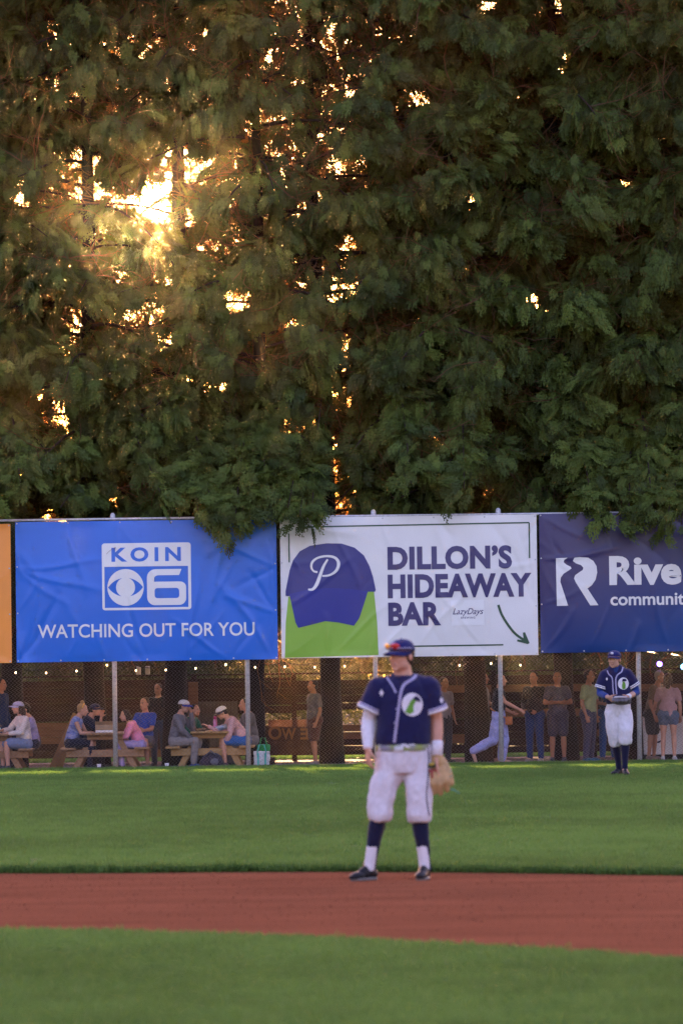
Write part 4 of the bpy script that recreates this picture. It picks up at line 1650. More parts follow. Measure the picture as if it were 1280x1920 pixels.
pl = thing('person', 'ball player on the infield dirt with orange sunglasses on his cap', 'person', P(750, 1650, 40.0), 0, 'ball players on the field')
pl.location.z = 0.0
HC = L1(757, 1230.5, -.03)
hy = -R(39)
J = dict(shR=L1(708, 1288), shL=L1(811, 1286), elR=L1(694, 1352, .03), elL=L1(823, 1354, .04), wrR=L1(693, 1403, -.07), wrL=L1(822, 1420, -.03),
         hipR=Vector((-.065, 0, .92)), hipL=Vector((.135, 0, .92)), knR=Vector((-.145, -.04, .54)), knL=Vector((.145, -.04, .53)), anR=Vector((-.232, 0.0, .10)), anL=Vector((.184, 0.0, .10)))
bm = bmesh.new()
HM = head_prims(bm, HC, 1.03, hy, R(2))
p_chain(bm, [L1(763, 1285, .015), L1(760, 1262, .005), L1(758, 1244, 0)], [.085, .066, .062])
p_loft(bm, [(.035, 0, .95, .16, .10), (.04, 0, 1.15, .15, .09), (.045, 0, 1.35, .17, .10), (.045, 0, 1.45, .15, .08), (.04, .01, 1.52, .075, .065)])
for s_ in 'RL':
    p_chain(bm, [J['sh' + s_], J['sh' + s_].lerp(J['el' + s_], .5), J['el' + s_], J['el' + s_].lerp(J['wr' + s_], .3), J['wr' + s_]], [.044, .050, .043, .046, .030])
    p_chain(bm, [J['hip' + s_], J['kn' + s_], J['kn' + s_].lerp(J['an' + s_], .3), J['an' + s_]], [.085, .046, .042, .030])
    p_cap(bm, J['an' + s_], J['an' + s_] + Vector((-.02, -.02, -.05)), .028, .026)
hand_prims(bm, J['wrR'], (.0, -.10, -1), (.35, -.9, 0), .32, .98)
hand_prims(bm, J['wrL'], (.06, -.05, -1), (-.3, -.95, 0), .25, .95)
body = obj('body', fuse(bm, .0062, 3), M_skin, pl)
face_bits(body, HC, 1.03, HM)
bm = bmesh.new()
p_cap(bm, HC + HM @ Vector((-.019, -.096, -.062)), HC + HM @ Vector((.019, -.096, -.062)), .0045, .0045, 8)
obj('mouth', bm, M_lip, body)
bm = bmesh.new()
p_sphere(bm, HC + HM @ Vector((0, .035, .012)), (.080, .085, .080), HM, 18)
p_sphere(bm, HC + HM @ Vector((0, .062, -.035)), (.062, .048, .055), HM, 18)
p_cap(bm, HC + HM @ Vector((.077, -.012, .03)), HC + HM @ Vector((.074, -.01, -.01)), .008, .006)
p_cap(bm, HC + HM @ Vector((-.077, -.012, .03)), HC + HM @ Vector((-.074, -.01, -.01)), .008, .006)
obj('hair', fuse(bm, .008, 1, .004, 60), M_hairb, pl)
cp = cap_shape(pl, HC + HM @ Vector((0, 0, .008)), 1.06, HM @ Matrix.Rotation(R(3), 3, 'X'), M_cap)
# emblem on the cap front and mirrored sunglasses resting above the brim
M_lens = mat('mirror_lens', (0.95, 0.22, 0.02), 0.2, 0.3, 9.0, spec=0.8, metal=0.35, color2=(1.0, 0.55, 0.06))
M_lens2 = mat('mirror_lens_red', (0.62, 0.03, 0.03), 0.2, 0.3, 5.0, spec=0.8, metal=0.35)
bm = bmesh.new()
p_sphere(bm, HC + HM @ Vector((0, -.096, .090)), (.017, .012, .02), HM, 10)
obj('emblem', bm, M_pipe, cp)
sgl = None
for k, m_, nm in ((-1, M_lens, 'lens'), (1, M_lens2, 'lens')):
    bm = bmesh.new()
    MM = HM @ Matrix.Rotation(k * R(24), 3, 'Z') @ Matrix.Rotation(R(14), 3, 'X')
    p_sphere(bm, HC + HM @ Vector((.036 * k, -.112, .071)), (.037, .012, .025), MM, 14)
    o_ = obj('sunglasses_lens', bm, m_, cp)
bm = bmesh.new()
pts = [HC + HM @ Vector(q) for q in ((-.090, .02, .052), (-.092, -.05, .058), (-.068, -.100, .058), (-.02, -.122, .058), (.02, -.122, .058), (.068, -.100, .058), (.092, -.05, .058), (.090, .02, .052))]
tube(bm, pts, .0048, 6)
obj('sunglasses_frame', bm, M_pipe, cp)

# jersey
bm = bmesh.new()
p_loft(bm, [(.035, .0, 1.008, .200, .127), (.035, .0, 1.04, .206, .135), (.038, 0, 1.12, .203, .130), (.043, 0, 1.24, .205, .130), (.046, 0, 1.36, .208, .128), (.046, 0, 1.44, .195, .112), (.045, .005, 1.49, .150, .092), (.042, .012, 1.510, .106, .084), (.042, .015, 1.524, .094, .078)])
SR0, SR1 = Vector((-.135, 0, 1.440)), L1(695, 1333, -.005)
SL0, SL1 = Vector((.225, 0, 1.445)), L1(820, 1336, .02)
for a, b in ((SR0, SR1), (SL0, SL1)):
    p_sphere(bm, a, (.085, .08, .078))
    p_cap(bm, a, Vector((.04 + (a.x - .04) * .25, .01, 1.49)), .075, .055)
    tube(bm, [a, a.lerp(b, .5), b], [.084, .090, .090], 22)
jer = obj('jersey', fuse(bm, .009, 3, .011, 6.0, (1.3, 1.3, 1.0), 2.0), M_jersey, pl)
for a, b in ((SR0, SR1), (SL0, SL1)):
    sleeve_band(jer, a, b, .0955, .82, .90, M_pipe, 'sleeve_stripe')
    sleeve_band(jer, a, b, .0965, .92, 1.02, M_wht, 'sleeve_stripe')
jb = bvh_of(jer)
PX = lambda x, y: ((x - 750) / S1, (1650 - y) / S1)
ribbon(jer, jb, [PX(*q) for q in ((793.5, 1254), (781, 1272), (763, 1284), (756, 1298), (752, 1322), (746, 1363), (742, 1393))], .021, M_pipe, 'piping')
ribbon(jer, jb, [PX(*q) for q in ((729, 1256), (731, 1272), (739, 1285), (746.5, 1300))], .014, M_pipe, 'piping')
bm = bmesh.new()
p_loft(bm, [(.035, .01, 1.49, .085, .098), (.038, .008, 1.515, .084, .088), (.040, .010, 1.530, .078, .080)])
obj('undershirt', fuse(bm, .008, 2), M_under, pl)
cx_, cz_ = PX(776.5, 1322.5)
def circ(cx, cz, rx, rz, n=24):
    return [(cx + rx * math.cos(2 * PI * k / n), cz + rz * math.sin(2 * PI * k / n)) for k in range(n)]
decal(jer, jb, circ(cx_, cz_, .079, .087), M_wht, 'chest_emblem', .005)
decal(jer, jb, [(cx_ - .055, cz_ - .055), (cx_ - .02, cz_ - .072), (cx_ + .012, cz_ - .055), (cx_ + .008, cz_ - .01), (cx_ + .03, cz_ + .03), (cx_ + .012, cz_ + .05), (cx_ - .012, cz_ + .03), (cx_ - .035, cz_ - .015)], M_pickle, 'chest_emblem', .0085)
decal(jer, jb, [(cx_ + .005, cz_ + .045), (cx_ + .03, cz_ + .068), (cx_ + .058, cz_ + .045), (cx_ + .062, cz_ + .018), (cx_ + .03, cz_ + .028)], M_under, 'chest_emblem', .0115)
decal(jer, jb, [(PX(719.5, 1293)), (PX(723.5, 1300)), (PX(719.5, 1307)), (PX(715.5, 1300))], M_wht, 'maker_mark', .005)
decal(jer, jb, [(PX(831, 1309)), (PX(835, 1315)), (PX(832, 1322)), (PX(828, 1315))], M_wht, 'sleeve_patch', .005)
for q in ((751, 1330), (747, 1356)):
    h = onto(jb, *PX(q[0] - 4, q[1]), .004)
    if h:
        bm = bmesh.new()
        bmesh.ops.create_cone(bm, segments=10, cap_ends=True, radius1=.007, radius2=.006, depth=.004, matrix=Matrix.Translation(h) @ Matrix.Rotation(PI / 2, 4, 'X'))
        obj('button', bm, M_pipe, jer)
# long white arm sleeve on his right arm, wristband on his left
bm = bmesh.new()
p_chain(bm, [SR0.lerp(SR1, .4), J['elR'], J['elR'].lerp(J['wrR'], .35), J['wrR'].lerp(J['elR'], .06)], [.062, .050, .053, .038])
obj('arm_sleeve', fuse(bm, .008, 2), M_wht, pl)
bm = bmesh.new()
e_, w_ = J['elL'], J['wrL']
tube(bm, [e_.lerp(w_, .58), e_.lerp(w_, .63), e_.lerp(w_, .99)], [.042, .0445, .040], 20)
obj('wristband', bm, M_wht, pl)
# pants
bm = bmesh.new()
p_loft(bm, [(.035, .01, .80, .195, .125), (.035, .01, .88, .205, .138), (.035, .005, .96, .198, .130), (.035, 0, 1.015, .190, .120)])
for s_, sg_ in (('R', -1), ('L', 1)):
    h, k = J['hip' + s_], J['kn' + s_]
    hx = -.072 if s_ == 'R' else .142
    tube(bm, [Vector((hx, .01, .88)), Vector((hx + sg_ * .0, .0, .78)), k.lerp(h, .45), k + Vector((0, 0, .03)), k + Vector((0, .0, -.04)), k + Vector((.0, .01, -.085)), k + Vector((0, .01, -.10))], [.106, .106, .098, .088, .096, .088, .070], 24)
pant = obj('pants', fuse(bm, .010, 3, .015, 6.5, (1.7, 1.7, .75), 4.0), M_pant, pl)
pb = bvh_of(pant)
ribbon(pant, pb, [PX(*q) for q in ((805, 1402), (806, 1430), (803, 1470), (801, 1500), (806, 1530))], .008, M_sock, 'side_stripe')
bm = bmesh.new()
p_loft(bm, [(.035, .003, .962, .203, .137), (.035, .003, .966, .206, .140), (.035, 0, 1.006, .203, .136), (.035, 0, 1.01, .199, .13)], 36)
obj('belt', bm, M_belt, pl)
bm = bmesh.new()
box(bm, -.035, .035, -.012, .0, -.021, .021, bevel=.004)
o_ = obj('belt_buckle', bm, M_galv, pl)
o_.location = (.0, -.136, .98)
# socks, stirrups, cleats
for s_, dirn in (('R', (-.66, -.75)), ('L', (-.22, -.97))):
    k, a = J['kn' + s_], J['an' + s_]
    bm = bmesh.new()
    p_chain(bm, [k.lerp(a, .55), k.lerp(a, .8), a + Vector((0, 0, -.02))], [.050, .044, .042])
    obj('sock', fuse(bm, .008, 2), M_wht, pl)
    bm = bmesh.new()
    p_chain(bm, [k + Vector((0, .01, -.05)), k.lerp(a, .32) + Vector((0, .012, 0)), k.lerp(a, .62)], [.056, .065, .050])
    side = Vector((1, -.1, 0))
    p_chain(bm, [k.lerp(a, .60) + side * .012, k.lerp(a, .85) + side * .032, a + side * .036 + Vector((0, 0, -.03))], [.044, .018, .014])
    obj('stirrup_sock', fuse(bm, .008, 2, .002, 20), M_sock, pl)
    shoe(pl, a + Vector((0, .01, 0)), dirn, .29, M_shoe, M_sole, 1.0, 0.0, 'cleat')

# glove on his left hand
gl = thing('baseball_glove', 'tan leather baseball glove hanging from the left hand of the infield player', 'glove', pl.location + L1(822, 1456, -.05))
GO = L1(822, 1456, -.05)
bm = bmesh.new()
kn = [((809, 1448), (801, 1462), (805, 1480)), ((816, 1448), (813, 1470), (816, 1487)), ((825, 1447), (826, 1472), (828, 1489)), ((834, 1444), (838, 1466), (840, 1483))]
for i, (a, b, c) in enumerate(kn):
    y = -.035 - .012 * math.sin(i * 1.1)
    p_chain(bm, [L1(*a, y) - GO, L1(*b, y - .025) - GO, L1(*c, y + .005) - GO], [.026, .027, .020])
p_chain(bm, [L1(832, 1428, .0) - GO, L1(842, 1448, -.02) - GO, L1(848, 1470, -.02) - GO], [.026, .028, .022])
p_sphere(bm, L1(822, 1440, -.01) - GO, (.062, .045, .07))
p_chain(bm, [L1(822, 1419, -.02) - GO, L1(823, 1432, -.01) - GO], [.043, .052])
obj('leather_shell', fuse(bm, .006, 2, .003, 25), M_leath, gl)
bm = bmesh.new()
p_cap(bm, L1(806, 1437, -.062) - GO, L1(815, 1436, -.072) - GO, .020, .020)
obj('wrist_strap', fuse(bm, .006, 1), mat('green_leather', (.05, .075, .05), .5, .2, 20), gl)
bm = bmesh.new()
p_cap(bm, L1(809, 1434.5, -.082) - GO, L1(814, 1434.5, -.084) - GO, .011, .011)
obj('strap_badge', bm, mat('yellow_leather', (.5, .36, .05), .5), gl)
bm = bmesh.new()
p_chain(bm, [L1(811, 1446, -.078) - GO, L1(812.5, 1460, -.08) - GO], [.012, .009])
p_cap(bm, L1(806, 1447, -.07) - GO, L1(819, 1446, -.07) - GO, .010, .010)
obj('lacing', fuse(bm, .005, 1), mat('red_leather', (.30, .06, .05), .5), gl)
bm = bmesh.new()
for i, (q0, q1) in enumerate((((841, 1455), (848, 1446)), ((840, 1463), (849, 1456)), ((836, 1474), (846, 1474)))):
    tube(bm, [L1(*q0, -.045) - GO, L1(*q1, -.045) - GO], .004, 6)
tube(bm, [L1(842, 1482, -.03) - GO, L1(852, 1483, -.05) - GO, L1(863, 1490, -.05) - GO], [.005, .006, .004], 6)
lc = obj('laces', bm, mat('teal_lace', (.08, .25, .21), .6), gl)
lc['kind'] = 'stuff'

# ------------------------------------------------------------------ outfield player
S2 = FPX / 74.6


def L2(px, py, y=0.0):
    return Vector(((px - 1160) / S2, y, (1458.5 - py) / S2))


pl2 = thing('person', 'ball player walking on the outfield grass, both hands at a dark glove', 'person', P(1160, 1458.5, 74.6), 0, 'ball players on the field')
pl2.location.z = 0.026
HC = L2(1153.5, 1240.5, -.05)
J = dict(shR=L2(1132, 1270), shL=L2(1181, 1268), elR=L2(1126, 1304, -.02), elL=L2(1195, 1303, .02), wrR=L2(1140, 1311, -.24), wrL=L2(1176, 1311, -.22),
         hipR=L2(1149, 1338), hipL=L2(1171, 1337), knR=L2(1152, 1385, -.02), knL=L2(1172, 1382, -.14), anR=L2(1161, 1443, .12), anL=L2(1170, 1441, -.10))
bm = bmesh.new()
HM = head_prims(bm, HC, 1.02, -R(20), R(4))
p_chain(bm, [L2(1157, 1272), L2(1156, 1260, -.01), L2(1154, 1250, -.03)], [.085, .064, .060])
p_loft(bm, [(.0, 0, .93, .16, .10), (.0, 0, 1.15, .15, .09), (-.02, 0, 1.35, .17, .10), (-.025, 0, 1.45, .15, .08), (-.03, .0, 1.52, .075, .065)])
for s_ in 'RL':
    p_chain(bm, [J['sh' + s_], J['sh' + s_].lerp(J['el' + s_], .5), J['el' + s_], J['el' + s_].lerp(J['wr' + s_], .3), J['wr' + s_]], [.042, .048, .042, .045, .030])
    p_chain(bm, [J['hip' + s_], J['kn' + s_], J['kn' + s_].lerp(J['an' + s_], .3), J['an' + s_]], [.082, .046, .042, .030])
    p_cap(bm, J['an' + s_], J['an' + s_] + Vector((-.01, -.02, -.05)), .028, .026)
hand_prims(bm, J['wrR'], (.75, -.35, -.45), (.1, -.5, .9), .3, .95)
hand_prims(bm, J['wrL'], (-.8, -.3, -.25), (0, -.5, .9), .3, .9)
body = obj('body', fuse(bm, .0068, 3), M_skin2, pl2)
face_bits(body, HC, 1.02, HM)
bm = bmesh.new()
p_cap(bm, HC + HM @ Vector((-.018, -.095, -.062)), HC + HM @ Vector((.018, -.095, -.062)), .0045, .0045, 8)
obj('mouth', bm, M_lip, body)
bm = bmesh.new()
p_sphere(bm, HC + HM @ Vector((0, .035, .02)), (.079, .083, .083), HM, 18)
p_sphere(bm, HC + HM @ Vector((0, .058, -.03)), (.06, .045, .05), HM, 18)
obj('hair', fuse(bm, .009, 1, .004, 60), M_hairb, pl2)
cp = cap_shape(pl2, HC + HM @ Vector((0, 0, .010)), 1.05, HM @ Matrix.Rotation(-R(3), 3, 'X'), M_cap)
bm = bmesh.new()
p_sphere(bm, HC + HM @ Vector((0, -.096, .092)), (.022, .012, .018), HM, 10)
obj('emblem', bm, M_wht, cp)
bm = bmesh.new()
p_loft(bm, [(.01, .0, 1.00, .170, .120), (.005, .0, 1.06, .185, .130), (-.005, 0, 1.14, .188, .130), (-.02, 0, 1.26, .196, .130), (-.025, 0, 1.36, .200, .128), (-.03, 0, 1.44, .185, .112), (-.03, .005, 1.49, .145, .090), (-.03, .010, 1.525, .10, .080), (-.03, .012, 1.545, .085, .076)])
SR0, SR1 = J['shR'] + Vector((.03, 0, 0)), L2(1127.5, 1295, -.01)
SL0, SL1 = J['shL'] + Vector((-.03, 0, 0)), L2(1191.5, 1292, .015)
for a, b in ((SR0, SR1), (SL0, SL1)):
    p_sphere(bm, a, (.08, .08, .076))
    p_cap(bm, a, Vector((-.03 + (a.x + .03) * .25, .005, 1.49)), .07, .052)
    tube(bm, [a, a.lerp(b, .5), b], [.080, .084, .084], 22)
jer = obj('jersey', fuse(bm, .010, 3, .0065, 8.0, (1.4, 1.4, .8), 9.0), M_jersey, pl2)
for a, b in ((SR0, SR1), (SL0, SL1)):
    sleeve_band(jer, a, b, .0895, .80, .87, M_wht, 'sleeve_stripe')
    sleeve_band(jer, a, b, .0900, .91, .99, M_wht, 'sleeve_stripe')
jb = bvh_of(jer)
PX2 = lambda x, y: ((x - 1160) / S2, (1458.5 - y) / S2)
zz = lambda x, y: PX2(1060 + x / 5.818, 1200 + y / 5.818)
ribbon(jer, jb, [zz(*q) for q in ((640, 315), (620, 370), (575, 405), (555, 450), (555, 520), (562, 615))], .018, M_pipe, 'piping')
ribbon(jer, jb, [zz(*q) for q in ((465, 355), (480, 395), (512, 430), (520, 480), (522, 540), (528, 615))], .016, M_pipe, 'piping')
cx_, cz_ = zz(637, 500)
decal(jer, jb, circ(cx_, cz_, .077, .085), M_wht, 'chest_emblem', .006)
decal(jer, jb, [(cx_ - .015, cz_ - .08), (cx_ + .028, cz_ - .075), (cx_ + .032, cz_ - .02), (cx_ + .02, cz_ + .02), (cx_ - .01, cz_ + .03), (cx_ - .02, cz_ - .03)], M_pickle, 'chest_emblem', .010)
decal(jer, jb, [(cx_ - .02, cz_ + .03), (cx_ - .01, cz_ + .068), (cx_ + .03, cz_ + .066), (cx_ + .052, cz_ + .04), (cx_ + .02, cz_ + .028)], M_under, 'chest_emblem', .014)
decal(jer, jb, [zz(458, 430), zz(470, 448), zz(458, 466), zz(446, 448)], M_wht, 'maker_mark', .006)
bm = bmesh.new()
p_loft(bm, [(-.03, -.005, 1.44, .07, .110), (-.03, -.0, 1.51, .078, .088), (-.03, .004, 1.55, .073, .077)])
obj('undershirt', fuse(bm, .009, 2), cloth('blue_undershirt', (.012, .03, .13)), pl2)
for s_, a in (('R', SR1), ('L', SL1)):
    e_, w_ = J['el' + s_], J['wr' + s_]
    bm = bmesh.new()
    p_chain(bm, [a.lerp(e_, -.4), e_, e_.lerp(w_, .35 if s_ == 'L' else .75)], [.056, .049, .046])
    obj('arm_sleeve', fuse(bm, .009, 2), cloth('blue_sleeve', (.014, .04, .20)), pl2)
bm = bmesh.new()
e_, w_ = J['elL'], J['wrL']
tube(bm, [e_.lerp(w_, .78), e_.lerp(w_, .98)], .036, 16)
obj('wristband', bm, M_wht, pl2)
bm = bmesh.new()
p_loft(bm, [(.0, .01, .84, .175, .12), (.0, .01, .90, .178, .130), (.005, .005, .97, .170, .122), (.01, 0, 1.03, .160, .112)])
for s_ in 'RL':
    h, k = J['hip' + s_], J['kn' + s_]
    a = J['an' + s_]
    dn = (a - k).normalized()
    tube(bm, [h, k.lerp(h, .55), k - dn * .03, k + dn * .06, k + dn * .12, k + dn * .135], [.108, .108, .093, .096, .086, .070], 22)
pant = obj('pants', fuse(bm, .011, 3, .015, 6.5, (1.7, 1.7, .75), 14.0), M_pant, pl2)
bm = bmesh.new()
p_loft(bm, [(.005, 0, 1.005, .172, .124), (.005, 0, 1.045, .168, .120)], 32)
obj('belt', bm, M_sock, pl2)
for s_, dirn, z0 in (('R', (-.55, -.83), 0.0), ('L', (.1, -1), 0.0)):
    k, a = J['kn' + s_], J['an' + s_]
    bm = bmesh.new()
    p_chain(bm, [k.lerp(a, .1), k.lerp(a, .4), k.lerp(a, .8), a + Vector((0, 0, -.03))], [.055, .062, .044, .042])
    obj('sock', fuse(bm, .009, 2), M_sock, pl2)
    shoe(pl2, a + Vector((0, .01, 0)), dirn, .28, M_shoe, M_sole, 1.0, z0, 'cleat')
g2 = thing('baseball_glove', 'dark grey baseball glove with black letters held at the belly of the outfield player', 'glove', pl2.location + L2(1162, 1317, -.30))
bm = bmesh.new()
for i in range(4):
    x = -.10 + .055 * i
    p_chain(bm, [Vector((x + .02, .03, -.005 - .006 * i)), Vector((x + .012, -.05, .012)), Vector((x, -.10, -.01))], [.034, .034, .024])
p_sphere(bm, Vector((.02, .02, -.015)), (.125, .07, .055))
p_cap(bm, Vector((.10, .03, .0)), Vector((.12, -.06, .01)), .034, .026)
obj('leather_shell', fuse(bm, .008, 2, .003, 25), mat('grey_leather', (.10, .085, .10), .5, .2, 18, .2, 90, .5), g2)
bm = bmesh.new()
p_sphere(bm, Vector((.0, -.045, .043)), (.105, .055, .020))
obj('finger_pads', fuse(bm, .008, 2), mat('pale_leather', (.45, .40, .44), .5, .15, 18), g2)
for s, x in (('1', -.015), ('1', .012), ('A', .042)):
    for lb in letters(s, x, 0, .016 if s == '1' else .03, .05, .04):
        for v in lb.verts:
            v.co = Vector((v.co.x, -.075 + v.co.z * .7, .066 - v.co.z * .1 - .004 * abs(v.co.x)))
        bmesh.ops.recalc_face_normals(lb, faces=lb.faces[:])
        obj('letter', lb, M_shoe, g2)
# ------------------------------------------------------------------ picnic tables
M_cedar = mat('picnic_wood', (0.26, 0.15, 0.085), 0.75, 0.25, 5.0, 0.3, 30, 0.2, color2=(0.34, 0.21, 0.12), stretch=(5, .6, 5))
M_yel = mat('yellow_picnic_wood', (0.33, 0.20, 0.085), 0.75, 0.25, 5.0, 0.3, 30, 0.2, color2=(0.42, 0.27, 0.12), stretch=(5, .6, 5))
PG = -0.285


def gpt(px, Y):
    p = P(px, 1430, Y)
    return Vector((p.x, Y, PG))


def picnic_table(px, Y, label, m):
    t = thing('picnic_table', label, 'table', gpt(px, Y), 0, 'wooden picnic tables behind the fence')
    def plank(nm, x0, x1, z0, z1, y0=-.95, y1=.95):
        bm = bmesh.new()
        box(bm, x0, x1, y0, y1, z0, z1, bevel=.006)
        obj(nm, bm, m, t, smooth=False)
    for k in range(5):
        plank('tabletop_board', -.36 + .146 * k, -.36 + .146 * k + .138, .655, .695, -.96 + .012 * (k % 2), .96)
    for s in (-1, 1):
        for k in range(2):
            a = s * .56 + s * .142 * k
            plank('bench_board', min(a, a + s * .136), max(a, a + s * .136), .375, .415)
    for y in (-.72, .72):
        for s in (-1, 1):
            bm = bmesh.new()
            M = Matrix.Translation((s * .40, y, .325)) @ Matrix.Rotation(-s * math.atan2(.34, .65), 4, 'Y')
            box(bm, -.06, .06, -.02, .02, -.365, .365, M, bevel=.004)
            for v in bm.verts:
                v.co.z = min(max(v.co.z, 0.0), .652)
            obj('leg', bm, m, t, smooth=False)
        plank('bench_beam', -.74, .74, .235, .372, y - .062, y - .022)
        plank('top_beam', -.34, .34, .56, .652, y - .062, y - .022)
    return t


T1 = picnic_table(-14, 101.9, 'brown picnic table at the left end of the picnic area', M_cedar)
T2 = picnic_table(201, 101.9, 'brown picnic table with a cardboard box on it behind the first steel post', M_cedar)
T3 = picnic_table(396, 102.0, 'yellowish picnic table with a pink bottle on it', M_yel)

# ------------------------------------------------------------------ spectators
HAIR = {k: mat('hair_' + k, c, .6, .3, 40, .5, 90, stretch=(3, 3, .6)) for k, c in dict(dark=(.012, .009, .008), brown=(.05, .028, .016), blond=(.36, .23, .10), grey=(.25, .23, .22)).items()}
CM = {}


M_pat = mat('patterned_top', (.02, .07, .38), .8, .1, 13.0, .2, 90, color2=(.38, .42, .66), stretch=(1, 1, 3))


def cm(c):
    if not isinstance(c, tuple):
        return c
    if c not in CM:
        CM[c] = cloth('cloth_%d' % len(CM), c)
    return CM[c]


def stand(lean=0.0, swing=0.0):
    J = dict(pel=V3(0, 0, .94), neck=V3(0, -lean * .55, 1.46), head=V3(0, -.03 - lean * .75, 1.62))
    for s, k in ((1, 'L'), (-1, 'R')):
        J['sh' + k] = V3(.175 * s, -lean * .5, 1.40)
        J['el' + k] = V3(.235 * s, .03 - lean * .5, 1.12)
        J['wr' + k] = V3(.235 * s, -.06 - lean * .5, .88)
        J['hip' + k] = V3(.09 * s, 0, .91)
        J['kn' + k] = V3(.105 * s, -.02 - swing * s * .3, .50)
        J['an' + k] = V3(.115 * s, .02 - swing * s * .5, .085)
    return J


def sit(lean=.25, reach=.36, seat=.415):
    z = seat + .10
    c, sn = math.cos(lean), math.sin(lean)
    def T(x, y, h):
        return V3(x, y * c - h * sn, z + h * c + y * sn)
    J = dict(pel=V3(0, 0, z), neck=T(0, 0, .52), head=T(0, -.05, .68))
    for s, k in ((1, 'L'), (-1, 'R')):
        J['sh' + k] = T(.175 * s, 0, .46)
        J['el' + k] = J['sh' + k] + V3(.05 * s, -.12, -.25)
        J['wr' + k] = J['sh' + k] + V3(-.06 * s, -reach, -.27)
        J['hip' + k] = V3(.09 * s, -.02, z - .01)
        J['kn' + k] = V3(.11 * s, -.43, z + .0)
        J['an' + k] = V3(.11 * s, -.40, .085)
    return J


